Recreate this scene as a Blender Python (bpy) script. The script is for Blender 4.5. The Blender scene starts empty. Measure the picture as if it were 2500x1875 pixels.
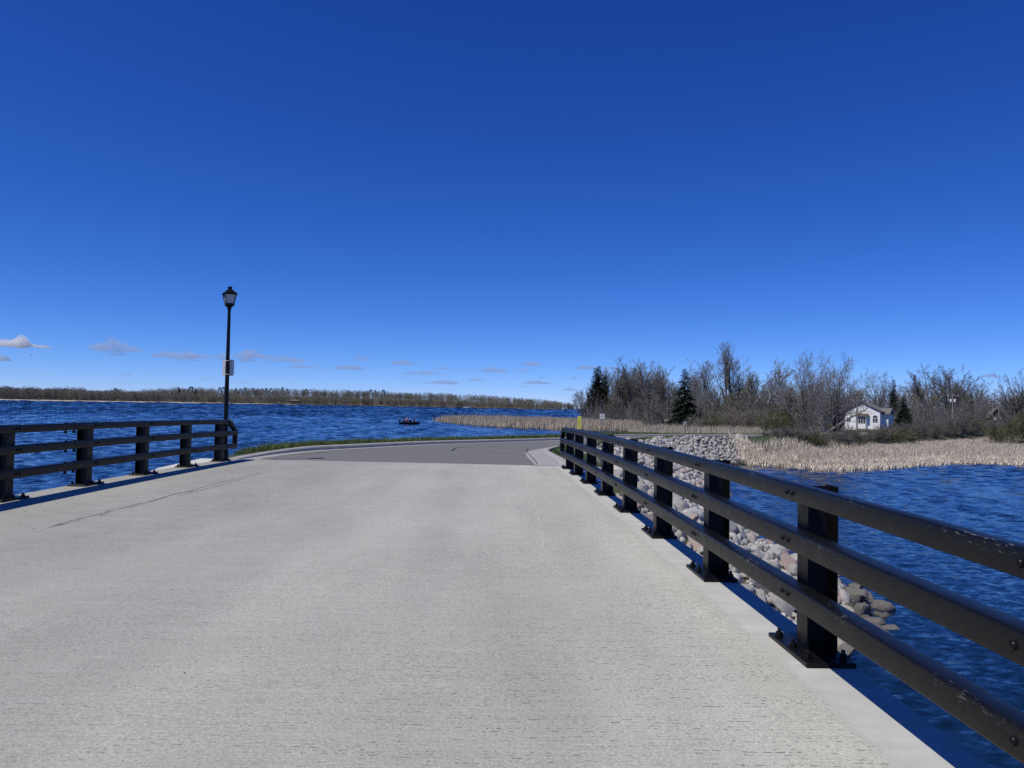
import bpy, bmesh, math, random
import numpy as np
from mathutils import Vector, Matrix, noise as mnoise

random.seed(7)
rng = np.random.default_rng(7)
sc = bpy.context.scene
COL = sc.collection
EZ = 1.66                     # eye height above the deck
WZ = -4.9 + EZ                # water level

# ------------------------------------------------------------------ camera
FPX, PITCH, ROLL, YAW = 1858.0, .0304, .0200, .0288
_cr, _sr = math.cos(ROLL), math.sin(ROLL)
_cp, _sp = math.cos(PITCH), math.sin(PITCH)
_cy, _sy = math.cos(YAW), math.sin(YAW)
_eX = Vector((_cy, -_sy, 0)); _eU = Vector((-_sy*_sp, -_cy*_sp, _cp)); _eF = Vector((_sy*_cp, _cy*_cp, _sp))
_right = _cr*_eX + _sr*_eU
_up = -_sr*_eX + _cr*_eU
cam_d = bpy.data.cameras.new('camera'); cam = bpy.data.objects.new('camera', cam_d); COL.objects.link(cam)
cam_d.sensor_width = 36.0; cam_d.lens = 36.0*FPX/2500.0
cam_d.clip_start = 0.05; cam_d.clip_end = 60000
cam.matrix_world = Matrix(((_right.x, _up.x, -_eF.x, 0), (_right.y, _up.y, -_eF.y, 0), (_right.z, _up.z, -_eF.z, EZ), (0, 0, 0, 1)))
sc.camera = cam

# ------------------------------------------------------------------ world
SUN_TO = Vector((-.48, -.33, 1.0)).normalized()
w = bpy.data.worlds.new('World'); sc.world = w; w.use_nodes = True
nt = w.node_tree; bg = nt.nodes['Background']
sky = nt.nodes.new('ShaderNodeTexSky'); sky.sky_type = 'NISHITA'; sky.sun_disc = False
sky.sun_elevation = math.asin(SUN_TO.z); sky.sun_rotation = math.atan2(SUN_TO.x, SUN_TO.y) % (2*math.pi)
sky.air_density = .6; sky.dust_density = 0; sky.ozone_density = 6; sky.altitude = 0
sep = nt.nodes.new('ShaderNodeSeparateColor'); com = nt.nodes.new('ShaderNodeCombineColor')
nt.links.new(sky.outputs[0], sep.inputs[0])
for i, (g, m) in enumerate(((1.62, 1.08), (1.25, .92), (.97, 1.26))):   # the deep polarised blue of the photo
    a = nt.nodes.new('ShaderNodeMath'); a.operation = 'MULTIPLY'; a.inputs[1].default_value = .1
    b = nt.nodes.new('ShaderNodeMath'); b.operation = 'POWER'; b.inputs[1].default_value = g
    c = nt.nodes.new('ShaderNodeMath'); c.operation = 'MULTIPLY'; c.inputs[1].default_value = m*10
    nt.links.new(sep.outputs[i], a.inputs[0]); nt.links.new(a.outputs[0], b.inputs[0]); nt.links.new(b.outputs[0], c.inputs[0]); nt.links.new(c.outputs[0], com.inputs[i])
nt.links.new(com.outputs[0], bg.inputs[0]); bg.inputs[1].default_value = .1

sun_d = bpy.data.lights.new('sun', 'SUN'); sun_d.energy = 4.0; sun_d.angle = math.radians(.53); sun_d.color = (1, .95, .83)
sun = bpy.data.objects.new('sun', sun_d); COL.objects.link(sun)
sun.rotation_euler = (-SUN_TO).to_track_quat('-Z', 'Y').to_euler(); sun.location = (-30, -20, 60)
sc.view_settings.view_transform = 'Standard'; sc.view_settings.look = 'None'
sc.view_settings.exposure = 0.0; sc.view_settings.gamma = 1.0
sc.render.engine = 'CYCLES'
sc.cycles.use_denoising = False; sc.cycles.sample_clamp_direct = 12; sc.cycles.sample_clamp_indirect = 6
sc.cycles.max_bounces = 10; sc.cycles.diffuse_bounces = 3; sc.cycles.glossy_bounces = 3; sc.cycles.volume_bounces = 8
sc.cycles.transparent_max_bounces = 8
sc.cycles.caustics_reflective = False; sc.cycles.caustics_refractive = False

# ------------------------------------------------------------------ helpers
def ray(px, py):
    dx, dy = px-1250, py-937.5
    a = _cr*dx+_sr*dy; b = -_sr*dx+_cr*dy
    X, u = a/FPX, -b/FPX
    Y = _cp-_sp*u; z = _sp+_cp*u
    return (_cy*X+_sy*Y, -_sy*X+_cy*Y, z)
def at(px, py, Y):            # where the photo's point stands if it is Y metres ahead
    r = ray(px, py); k = Y/r[1]
    return Vector((r[0]*k, Y, r[2]*k+EZ))

def link(o, parent=None):
    COL.objects.link(o)
    if parent is not None: o.parent = parent
    return o
def tag(o, label=None, cat=None, group=None, kind=None):
    if label: o['label'] = label
    if cat: o['category'] = cat
    if group: o['group'] = group
    if kind: o['kind'] = kind
    return o
def thing(name, label, cat, loc=(0, 0, 0), rz=0, group=None):
    o = bpy.data.objects.new(name, None); o.location = loc; o.rotation_euler = (0, 0, rz); o.empty_display_size = .2
    link(o); tag(o, label, cat, group)
    return o
def dup(o, parent=None):
    c = o.copy(); COL.objects.link(c)
    if parent is not None: c.parent = parent
    for ch in list(o.children): dup(ch, c)
    return c

class MB:
    """collects shapes, then becomes one mesh object"""
    def __init__(s): s.v = []; s.f = []; s.rgb = None
    def add(s, vs, fs):
        n = len(s.v); s.v += [tuple(v) for v in vs]; s.f += [tuple(i+n for i in f) for f in fs]
    def box(s, x0, x1, y0, y1, z0, z1):
        s.add([(x0,y0,z0),(x1,y0,z0),(x1,y1,z0),(x0,y1,z0),(x0,y0,z1),(x1,y0,z1),(x1,y1,z1),(x0,y1,z1)],
              [(0,3,2,1),(4,5,6,7),(0,1,5,4),(1,2,6,5),(2,3,7,6),(3,0,4,7)])
    def tube(s, pts, rad, sides=6, cap=True, rot=0.):
        pts = [Vector(p) for p in pts]; n = len(pts)
        if not hasattr(rad, '__len__'): rad = [rad]*n
        vs = []; prev = None
        for i, p in enumerate(pts):
            t = (pts[min(i+1, n-1)]-pts[max(i-1, 0)])
            t = t.normalized() if t.length > 1e-9 else Vector((0, 0, 1))
            if prev is None:
                u = t.orthogonal().normalized()
                if abs(t.z) > .99: u = Vector((1, 0, 0))
            else:
                u = (prev-t*prev.dot(t))
                u = u.normalized() if u.length > 1e-6 else t.orthogonal().normalized()
            prev = u; v2 = t.cross(u)
            for k in range(sides):
                a = 2*math.pi*k/sides+rot
                vs.append(p+(u*math.cos(a)+v2*math.sin(a))*rad[i])
        fs = []
        for i in range(n-1):
            for k in range(sides):
                k2 = (k+1) % sides
                fs.append((i*sides+k, i*sides+k2, (i+1)*sides+k2, (i+1)*sides+k))
        if cap:
            fs.append(tuple(range(sides-1, -1, -1))); fs.append(tuple((n-1)*sides+k for k in range(sides)))
        s.add(vs, fs)
    def prism(s, poly, a, b, axis='z'):
        def pt(p, h): return {'z': (p[0], p[1], h), 'y': (p[0], h, p[1]), 'x': (h, p[0], p[1])}[axis]
        n = len(poly)
        vs = [pt(p, a) for p in poly]+[pt(p, b) for p in poly]
        fs = [tuple(range(n-1, -1, -1)), tuple(range(n, 2*n))]+[(i, (i+1) % n, (i+1) % n+n, i+n) for i in range(n)]
        s.add(vs, fs)
    def mesh(s, name, mat, smooth=None):
        me = bpy.data.meshes.new(name); me.from_pydata(s.v, [], s.f); me.materials.append(mat)
        fix(me)
        if smooth is not None: smooth_mesh(me, smooth)
        return me
    def build(s, name, mat, parent=None, smooth=None, loc=None, rz=None):
        o = bpy.data.objects.new(name, s.mesh(name, mat, smooth))
        if loc is not None: o.location = loc
        if rz is not None: o.rotation_euler = (0, 0, rz)
        return link(o, parent)
def fix(me):
    bm = bmesh.new(); bm.from_mesh(me); bmesh.ops.recalc_face_normals(bm, faces=bm.faces); bm.to_mesh(me); bm.free()
def smooth_mesh(me, angle=35):
    me.polygons.foreach_set('use_smooth', [True]*len(me.polygons))
    me.set_sharp_from_angle(angle=math.radians(angle)); me.update()
def np_mesh(name, V, F, mat, attr=None, smooth=False):
    """V (n,3), F (m,k) with one k"""
    me = bpy.data.meshes.new(name); V = np.asarray(V, np.float32); F = np.asarray(F, np.int32)
    k = F.shape[1]
    me.vertices.add(len(V)); me.vertices.foreach_set('co', V.ravel())
    me.loops.add(F.size); me.loops.foreach_set('vertex_index', F.ravel())
    me.polygons.add(len(F)); me.polygons.foreach_set('loop_start', np.arange(0, F.size, k, dtype=np.int32))
    me.polygons.foreach_set('loop_total', np.full(len(F), k, np.int32))
    if smooth: me.polygons.foreach_set('use_smooth', np.ones(len(F), bool))
    me.materials.append(mat); me.update(calc_edges=True)
    for an, arr in (attr or {}).items():
        a = me.attributes.new(an, 'FLOAT', 'POINT'); a.data.foreach_set('value', np.asarray(arr, np.float32))
    return me

# ------------------------------------------------------------------ materials
class NT:
    def __init__(s, name):
        s.m = bpy.data.materials.new(name); s.m.use_nodes = True; s.t = s.m.node_tree; s.b = s.t.nodes['Principled BSDF']
    def n(s, typ, **kw):
        x = s.t.nodes.new(typ)
        for k, v in kw.items():
            if k in ('operation', 'blend_type', 'data_type', 'noise_dimensions', 'feature', 'attribute_name', 'interpolation', 'vector_type', 'normalize'): setattr(x, k, v)
        return x
    def l(s, a, b): s.t.links.new(a, b)
    def co(s, scale=(1, 1, 1), kind='Object', loc=(0, 0, 0), rot=(0, 0, 0)):
        tc = s.n('ShaderNodeTexCoord'); mp = s.n('ShaderNodeMapping')
        mp.inputs['Scale'].default_value = scale; mp.inputs['Location'].default_value = loc; mp.inputs['Rotation'].default_value = rot
        s.l(tc.outputs[kind], mp.inputs[0]); return mp.outputs[0]
    def noise(s, vec, scale=1., detail=3., rough=.55, out='Fac'):
        x = s.n('ShaderNodeTexNoise'); x.inputs['Scale'].default_value = scale; x.inputs['Detail'].default_value = detail; x.inputs['Roughness'].default_value = rough
        s.l(vec, x.inputs['Vector']); return x.outputs[out]
    def math(s, op, a, b=None, c=None, clamp=False):
        x = s.n('ShaderNodeMath', operation=op); x.use_clamp = clamp
        for i, q in enumerate((a, b, c)):
            if q is None: continue
            if isinstance(q, (int, float)): x.inputs[i].default_value = q
            else: s.l(q, x.inputs[i])
        return x.outputs[0]
    def remap(s, v, a, b, c=0., d=1.):
        x = s.n('ShaderNodeMapRange'); s.l(v, x.inputs[0])
        for i, q in enumerate((a, b, c, d)): x.inputs[i+1].default_value = q
        return x.outputs[0]
    def mix(s, f, a, b, mode='MIX'):
        x = s.n('ShaderNodeMix', data_type='RGBA', blend_type=mode)
        if isinstance(f, (int, float)): x.inputs[0].default_value = f
        else: s.l(f, x.inputs[0])
        for i, q in ((6, a), (7, b)):
            if isinstance(q, tuple): x.inputs[i].default_value = (*q, 1)
            else: s.l(q, x.inputs[i])
        return x.outputs[2]
    def ramp(s, v, stops):
        x = s.n('ShaderNodeValToRGB'); e = x.color_ramp.elements
        while len(e) < len(stops): e.new(.5)
        for q, (p, c) in zip(e, stops): q.position = p; q.color = (*c, 1)
        s.l(v, x.inputs[0]); return x.outputs[0]
    def bump(s, h, dist, strength=1.):
        x = s.n('ShaderNodeBump'); x.inputs['Distance'].default_value = dist; x.inputs['Strength'].default_value = strength
        s.l(h, x.inputs['Height']); s.l(x.outputs[0], s.b.inputs['Normal'])
    def attr(s, name):
        x = s.n('ShaderNodeAttribute'); x.attribute_name = name; return x.outputs['Fac']
    def rnd(s): return s.n('ShaderNodeObjectInfo').outputs['Random']
    def base(s, c):
        if isinstance(c, tuple): s.b.inputs['Base Color'].default_value = (*c, 1)
        else: s.l(c, s.b.inputs['Base Color'])
    def set(s, **kw):
        for k, v in kw.items(): s.b.inputs[k.replace('_', ' ')].default_value = v
def simple(name, col, rough=.7, var=.25, scale=6., metallic=0., bump=0.):
    t = NT(name); n = t.noise(t.co(), scale, 4)
    f = t.remap(n, .25, .75)
    t.base(t.mix(f, tuple(c*(1-var) for c in col), tuple(min(1, c*(1+var)) for c in col)))
    t.set(Roughness=rough, Metallic=metallic)
    if bump: t.bump(n, bump)
    return t.m

# -- tined concrete deck
def mat_deck():
    t = NT('tined_concrete')
    o = t.co()
    sx = t.n('ShaderNodeSeparateXYZ'); t.l(o, sx.inputs[0])
    big = t.noise(t.co((.35, .12, 1)), 1, 4)
    wear = t.noise(t.co((.8, .035, 1), loc=(.3, 0, 0)), 1, 2)
    mid = t.noise(t.co((1.6, 3., 1)), 1.4, 5, .6)
    fine = t.noise(t.co((1, 1, 1)), 55, 5, .72)
    grain = t.noise(t.co((1, 2.2, 1)), 190, 2, .6)
    warp = t.noise(t.co((.9, 2.5, 1)), 1, 2)
    yr = t.math('MULTIPLY', t.math('ADD', sx.outputs['Y'], t.math('MULTIPLY', warp, .16)), 30.)
    row = t.math('FLOOR', yr); fr = t.math('FRACT', yr)
    cv = t.n('ShaderNodeCombineXYZ'); t.l(t.math('MULTIPLY', sx.outputs['X'], 24.), cv.inputs[0]); t.l(t.math('MULTIPLY', row, 7.31), cv.inputs[1])
    dash = t.noise(cv.outputs[0], 1, 3, .65)
    cvf = t.n('ShaderNodeCombineXYZ'); t.l(t.math('MULTIPLY', sx.outputs['X'], 1.1), cvf.inputs[0]); t.l(t.math('MULTIPLY', row, 3.7), cvf.inputs[1])
    rowamt = t.noise(cvf.outputs[0], 1, 1)
    line = t.math('MULTIPLY', t.math('MULTIPLY', t.remap(dash, .52, .60), t.remap(t.math('ABSOLUTE', t.math('SUBTRACT', fr, .5)), .05, .17, 1., 0.)), t.remap(rowamt, .36, .56))
    linemask = t.noise(t.co((1.1, 7, 1), loc=(5, 2, 0)), 1, 4, .6)
    side = t.remap(sx.outputs['X'], -6., 1.5, .35, 1.)            # the tining is worn off towards the far lane
    fade = t.remap(linemask, .26, .52)
    edge = t.remap(sx.outputs['X'], 1.88, 1.94, 1., 0.)
    lf = t.math('MULTIPLY', t.math('MULTIPLY', line, t.math('MULTIPLY', fade, side)), edge)
    pit = t.n('ShaderNodeTexVoronoi'); pit.inputs['Scale'].default_value = 13; t.l(t.co(), pit.inputs['Vector'])
    pf = t.math('MULTIPLY', t.remap(pit.outputs['Distance'], .05, .085, 1., 0.), t.remap(t.noise(t.co(), 1.3, 2), .45, .6))
    c0 = t.mix(t.remap(big, .3, .7), (.280, .278, .248), (.334, .330, .292))
    warm = t.remap(sx.outputs['X'], -4.5, 1.6)
    c0 = t.mix(t.math('MULTIPLY', warm, .75), c0, (.56, .556, .482))
    c0 = t.mix(t.remap(wear, .35, .65), t.mix(.5, c0, (.28, .277, .25)), c0)
    c0 = t.mix(t.math('MULTIPLY', t.remap(mid, .35, .75), .35), c0, (.43, .425, .388))
    def vscale(c, f):
        x = t.n('ShaderNodeVectorMath', operation='SCALE'); t.l(c, x.inputs[0]); t.l(f, x.inputs['Scale']); return x.outputs[0]
    c1 = vscale(c0, t.remap(fine, .25, .78, .64, 1.34)); c1 = vscale(c1, t.remap(grain, .3, .7, .62, 1.36)); c1 = vscale(c1, t.remap(t.noise(t.co((1.5, 120, 1)), 1, 2), .3, .7, .90, 1.10))
    c1 = vscale(c1, t.remap(t.noise(t.co((.55, .22, 1), loc=(3, 1, 0)), 1.7, 6, .62), .32, .68, .91, 1.08))
    c1 = t.mix(t.math('MULTIPLY', lf, .66), c1, (.07, .067, .061))
    c1 = t.mix(t.math('MULTIPLY', pf, .6), c1, (.07, .07, .07))
    smooth = t.mix(t.remap(t.noise(t.co((1, 1.6, 1)), 3.5, 4), .3, .7), (.41, .408, .372), (.50, .497, .455))
    smooth = t.mix(t.remap(t.noise(t.co(), 2.6, 2), .66, .72), smooth, (.55, .54, .52))
    c1 = t.mix(edge, smooth, c1)
    t.base(c1); t.set(Roughness=.85)
    h = t.math('SUBTRACT', t.math('MULTIPLY', fine, .5), t.math('MULTIPLY', lf, 1.2))
    t.bump(h, .006, .8)
    return t.m
def mat_concrete(name, a, b, bumpd=.004):
    t = NT(name)
    n = t.noise(t.co(), 2.5, 5, .6); g = t.noise(t.co(), 60, 3, .7)
    c = t.mix(t.remap(n, .3, .7), a, b)
    c = t.mix(t.remap(g, .25, .75), t.mix(.35, c, (.15, .15, .145)), t.mix(.25, c, (.65, .64, .62)))
    t.base(c); t.set(Roughness=.88); t.bump(g, bumpd, .6)
    return t.m
def mat_asphalt():
    t = NT('asphalt')
    o = t.co()
    big = t.noise(t.co((.25, .12, 1)), 1, 4, .6); g = t.noise(o, 42, 4, .75); g2 = t.noise(o, 9, 4, .7)
    c = t.mix(t.remap(big, .3, .7), (.082, .080, .064), (.117, .114, .092))
    c = t.mix(t.remap(g2, .3, .75), t.mix(.25, c, (.08, .08, .08)), c)
    c = t.mix(t.remap(g, .28, .75), t.mix(.65, c, (.045, .045, .05)), t.mix(.5, c, (.38, .37, .37)))
    t.base(c); t.set(Roughness=.9); t.bump(g, .008, .6)
    return t.m
def mat_black_steel():
    t = NT('black_powder_coat')
    n = t.noise(t.co((1, 1, 1)), 8, 4, .6); sc_ = t.noise(t.co((1, .22, 1)), 75, 5, .75); n2 = t.noise(t.co((2, .5, 2)), 2.2, 3)
    e = t.attr('edge')
    chips = t.math('MULTIPLY', t.remap(sc_, .57, .63), t.math('MULTIPLY', t.remap(e, .55, .95), t.remap(n2, .52, .70)))
    dust = t.math('MULTIPLY', t.remap(n, .5, .8), .25)
    c = t.mix(dust, (.0055, .0055, .0060), (.014, .0135, .013))
    scr = t.noise(t.co((9, 30, 9), rot=(.2, .1, .5)), 5, 2)
    c = t.mix(t.math('MULTIPLY', t.remap(scr, .73, .76), .3), c, (.14, .14, .14))
    c = t.mix(t.math('MULTIPLY', chips, .8), c, (.33, .34, .37))
    t.base(c); t.l(t.remap(n, .2, .8, .30, .46), t.b.inputs['Roughness'])
    t.b.inputs['Specular IOR Level'].default_value = .20
    return t.m
def mat_water():
    t = NT('lake_water')
    tc = t.n('ShaderNodeTexCoord')
    def nz(scale, rot, sc, detail, loc=(0, 0, 0)):
        mp = t.n('ShaderNodeMapping'); mp.inputs['Scale'].default_value = scale; mp.inputs['Rotation'].default_value = (0, 0, rot); mp.inputs['Location'].default_value = loc
        t.l(tc.outputs['Object'], mp.inputs[0])
        x = t.n('ShaderNodeTexNoise'); x.inputs['Scale'].default_value = sc; x.inputs['Detail'].default_value = detail; x.inputs['Roughness'].default_value = .6
        x.inputs['Distortion'].default_value = .3
        t.l(mp.outputs[0], x.inputs['Vector']); return x.outputs['Color'], x.outputs['Fac']
    a, _ = nz((.5, 1., 1), .18, 3.2, 2.0)
    b, _ = nz((.6, 1., 1), -.12, 7., 2.0, (7, 3, 0))
    c, _ = nz((.7, 1., 1), .3, 15., 2.0, (1, 9, 0))
    _, calm = nz((.004, .012, 1), .1, 1., 3.0)
    def vm(op, p, q):
        x = t.n('ShaderNodeVectorMath', operation=op)
        for i, r in enumerate((p, q)):
            if isinstance(r, tuple): x.inputs[i].default_value = r
            else: t.l(r, x.inputs[i])
        return x.outputs[0]
    def sub(p, k): return vm('MULTIPLY', vm('SUBTRACT', p, (.5, .5, .5)), (k*.75, k, 0))
    s = vm('ADD', vm('ADD', sub(a, .42), sub(b, .30)), sub(c, .15))
    amp = t.remap(calm, .35, .68, .62, 1.15)
    x = t.n('ShaderNodeVectorMath', operation='SCALE'); t.l(s, x.inputs[0]); t.l(amp, x.inputs['Scale'])
    nrm = vm('NORMALIZE', vm('ADD', x.outputs[0], (0, 0, 1)), (0, 0, 0))
    t.l(nrm, t.b.inputs['Normal'])
    t.base((.0030, .0115, .026)); t.set(Roughness=.06, IOR=1.333)
    return t.m
def mat_blades(name, lo, hi, tip, rough=.8, trans=0.):
    """lo/hi: two colours the blades vary between, tip: colour of seed heads"""
    t = NT(name); r = t.attr('rnd'); h = t.attr('hgt')
    c = t.mix(r, lo, hi)
    c = t.mix(t.math('MULTIPLY', t.remap(h, .35, 1.), .85), c, tip)
    t.base(c); t.set(Roughness=rough); t.b.inputs['Specular IOR Level'].default_value = .2
    return t.m
def mat_bark(name, a, b, scale=3.):
    t = NT(name); n = t.noise(t.co((1, 1, .35)), scale, 4, .65)
    r = t.rnd()
    c = t.mix(t.remap(n, .3, .7), a, b)
    c = t.mix(t.math('MULTIPLY', r, .35), c, t.mix(.5, c, (.03, .027, .025)))
    t.base(c); t.set(Roughness=.9); t.b.inputs['Specular IOR Level'].default_value = .2
    return t.m
def mat_rock(name, a, b, c2):
    t = NT(name); n = t.noise(t.co(), 2.2, 5, .65); g = t.noise(t.co(), 22, 4, .7); r = t.rnd()
    c = t.mix(t.remap(n, .3, .72), a, b)
    c = t.mix(t.remap(g, .3, .75), t.mix(.45, c, c2), t.mix(.2, c, (.6, .58, .56)))
    c = t.mix(t.math('MULTIPLY', r, .4), c, t.mix(.5, c, (.12, .115, .11)))
    t.base(c); t.set(Roughness=.85); t.bump(g, .015, .7)
    return t.m
def mat_ground():
    t = NT('earth'); n = t.noise(t.co(), .25, 5, .6); g = t.noise(t.co(), 6, 4, .7)
    c = t.mix(t.remap(n, .35, .65), (.060, .055, .038), (.105, .088, .062))
    c = t.mix(t.remap(g, .3, .7), t.mix(.5, c, (.035, .030, .022)), c)
    lw = t.n('ShaderNodeSeparateXYZ'); t.l(t.co(), lw.inputs[0])
    lawn = t.math('MULTIPLY', t.remap(lw.outputs['Z'], -2.3, -1.5), t.remap(n, .3, .5))
    c = t.mix(lawn, c, (.040, .058, .022))
    t.base(c); t.set(Roughness=.95); t.bump(g, .05, .5)
    return t.m
M = {}
M['deck'] = mat_deck()
M['conc'] = mat_concrete('pale_concrete', (.60, .585, .55), (.72, .705, .67))
M['kerb'] = mat_concrete('kerb_concrete', (.26, .25, .235), (.37, .36, .34))
M['gutter'] = mat_concrete('gutter_concrete', (.25, .247, .24), (.34, .335, .325))
M['asphalt'] = mat_asphalt()
M['steel'] = mat_black_steel()
M['water'] = mat_water()
M['ground'] = mat_ground()
M['crack'] = simple('tar_crack', (.035, .034, .036), .9, .3, 20)
M['skid'] = simple('tyre_rubber_stain', (.262, .254, .236), .9, .3, 14)
M['rock_grey'] = mat_rock('grey_rock', (.30, .295, .285), (.43, .42, .405), (.14, .135, .13))
M['rock_tan'] = mat_rock('tan_rock', (.31, .28, .235), (.42, .39, .34), (.16, .14, .12))
M['rock_pink'] = mat_rock('pink_granite', (.32, .225, .20), (.42, .31, .285), (.16, .11, .10))
M['rock_pale'] = mat_rock('pale_rock', (.50, .49, .475), (.62, .61, .59), (.28, .27, .26))
M['rock_wet'] = mat_rock('dark_wet_rock', (.07, .066, .06), (.12, .113, .10), (.035, .033, .03))
M['bark'] = mat_bark('grey_bark', (.085, .076, .068), (.17, .155, .142))
M['bark_pale'] = mat_bark('pale_bark', (.26, .25, .235), (.50, .48, .46), 5)
M['twig'] = mat_bark('grey_brown_twigs', (.195, .186, .178), (.330, .317, .304), 1.2)
M['twig_bud'] = mat_bark('budding_twigs', (.175, .165, .105), (.30, .275, .185), 1.2)
M['twig_dark'] = mat_bark('dark_twigs', (.125, .117, .111), (.210, .198, .187), 1.2)
M['brush'] = mat_bark('brush_twigs', (.19, .168, .148), (.31, .28, .248), 1.5)
M['brush_green'] = mat_bark('greening_brush', (.105, .112, .055), (.19, .19, .10), 1.5)
M['needle'] = mat_bark('spruce_needles', (.014, .026, .014), (.036, .055, .030), 2.5)
M['needle_dark'] = mat_bark('dark_conifer_needles', (.016, .020, .013), (.034, .038, .025), 2.5)
M['far_twig'] = mat_bark('far_bare_crown', (.165, .154, .128), (.275, .258, .215), .12)
M['far_bud'] = mat_bark('far_budding_crown', (.21, .20, .135), (.33, .315, .22), .12)
M['far_green'] = mat_bark('far_spring_crown', (.16, .175, .070), (.26, .27, .13), .12)
M['reed'] = mat_blades('dry_reeds', (.47, .41, .325), (.72, .645, .54), (.34, .295, .25))
M['reed_far'] = mat_blades('dry_cattails', (.42, .355, .275), (.64, .56, .45), (.30, .255, .205))
M['grass'] = mat_blades('verge_grass', (.040, .080, .020), (.115, .155, .055), (.095, .135, .05), .7)
M['white'] = simple('white_paint', (.74, .74, .74), .5, .06, 8)
M['alu'] = simple('bare_aluminium', (.76, .78, .78), .5, .05, 5, .1)

# ------------------------------------------------------------------ terrain
def zdeck(x, y):
    yy = np.minimum(y, 22.0)
    return .0149*yy-.0007*yy*yy+(2-x)*.0042
LK = np.array([(-7.2,22.0,-1.665),(-6.95,24.6,-1.67),(-6.3,27.2,-1.68),(-5.0,30.1,-1.71),(-2.7,35.4,-1.79),(0.6,42,-1.93),(4.7,51,-2.13),(9.3,62,-2.33),(14.3,73.5,-2.52),(23.6,86,-2.82),(33,96,-2.98),(43,105.5,-3.12),(62,123,-3.1),(90,148,-2.9),(130,182,-2.6)])
RK = np.array([(2.1,22.0,-1.665),(1.98,26,-1.69),(2.05,29.3,-1.73),(2.9,33.5,-1.80),(4.5,38.5,-1.90),(6.6,45,-2.03),(9.4,53,-2.18),(12.4,61,-2.34),(15.7,68,-2.5),(20.3,74.5,-2.66),(27.5,82,-2.86),(38,92,-3.03),(47.5,101.2,-3.12),(66,118.5,-3.1),(94,143.5,-2.9),(134,177.5,-2.6)])
LK[:, 2] += EZ; RK[:, 2] += EZ
def resample(P, n):
    d = np.r_[0, np.cumsum(np.hypot(*np.diff(P[:, :2], axis=0).T))]
    # Catmull-Rom through the points
    out = []
    for s in np.linspace(0, d[-1], n):
        i = min(max(np.searchsorted(d, s)-1, 0), len(P)-2); u = (s-d[i])/(d[i+1]-d[i])
        p1, p2 = P[i], P[i+1]; p0 = P[max(i-1, 0)]; p3 = P[min(i+2, len(P)-1)]
        m1 = (p2-p0)/2*(1 if i else 1); m2 = (p3-p1)/2
        out.append((2*u**3-3*u**2+1)*p1+(u**3-2*u**2+u)*m1+(-2*u**3+3*u**2)*p2+(u**3-u**2)*m2)
    return np.array(out)
NR = 150
LKs = resample(LK, NR); RKs = resample(RK, NR)
def offset(P, d):                 # to the left of travel for d > 0
    t = np.gradient(P[:, :2], axis=0); t /= np.linalg.norm(t, axis=1)[:, None]
    Q = P.copy(); Q[:, 0] += -t[:, 1]*d; Q[:, 1] += t[:, 0]*d
    return Q
def seg_dist(X, Y, P):            # distance to polyline, and z there
    best = np.full(X.shape, 1e9); zz = np.zeros(X.shape); ss = np.zeros(X.shape)
    for i in range(len(P)-1):
        a, b = P[i], P[i+1]; dx, dy = b[0]-a[0], b[1]-a[1]; L = dx*dx+dy*dy
        u = np.clip(((X-a[0])*dx+(Y-a[1])*dy)/L, 0, 1)
        d = np.hypot(X-a[0]-u*dx, Y-a[1]-u*dy)
        m = d < best; best = np.where(m, d, best); zz = np.where(m, a[2]+u*(b[2]-a[2]) if len(a) > 2 else 0, zz); ss = np.where(m, i+u, ss)
    return best, zz, ss
def inside(X, Y, P):
    r = np.zeros(X.shape, bool); n = len(P)
    for i in range(n):
        x0, y0 = P[i][:2]; x1, y1 = P[(i+1) % n][:2]
        if y0 == y1: continue
        c = ((y0 > Y) != (y1 > Y)) & (X < (x1-x0)*(Y-y0)/(y1-y0)+x0)
        r ^= c
    return r
ROADP = np.vstack([LKs, RKs[::-1]])
ROADL = np.vstack([LKs[::5], RKs[::5][::-1], LKs[:1]])
LAND = np.array([(27,77.5),(25.5,71),(29.2,66.6),(33,68.2),(40,73),(48,79.3),(56,78.6),(75,83),(110,88),(250,95),(900,120),(2500,300),(2500,2500),(500,2500),(160,700),(66,420),(42,320),(23,252),(8,246),(-7,240),(-16,236.7),(-9,214),(-1.5,192.6),(8,181),(19,171.7),(27,171.5),(34,175),(31.5,163),(28.6,152),(26.2,143),(23.5,131),(26,118),(33,108)])
LANDL = np.vstack([LAND, LAND[:1]])
def sstep(t): t = np.clip(t, 0, 1); return t*t*(3-2*t)
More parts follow.
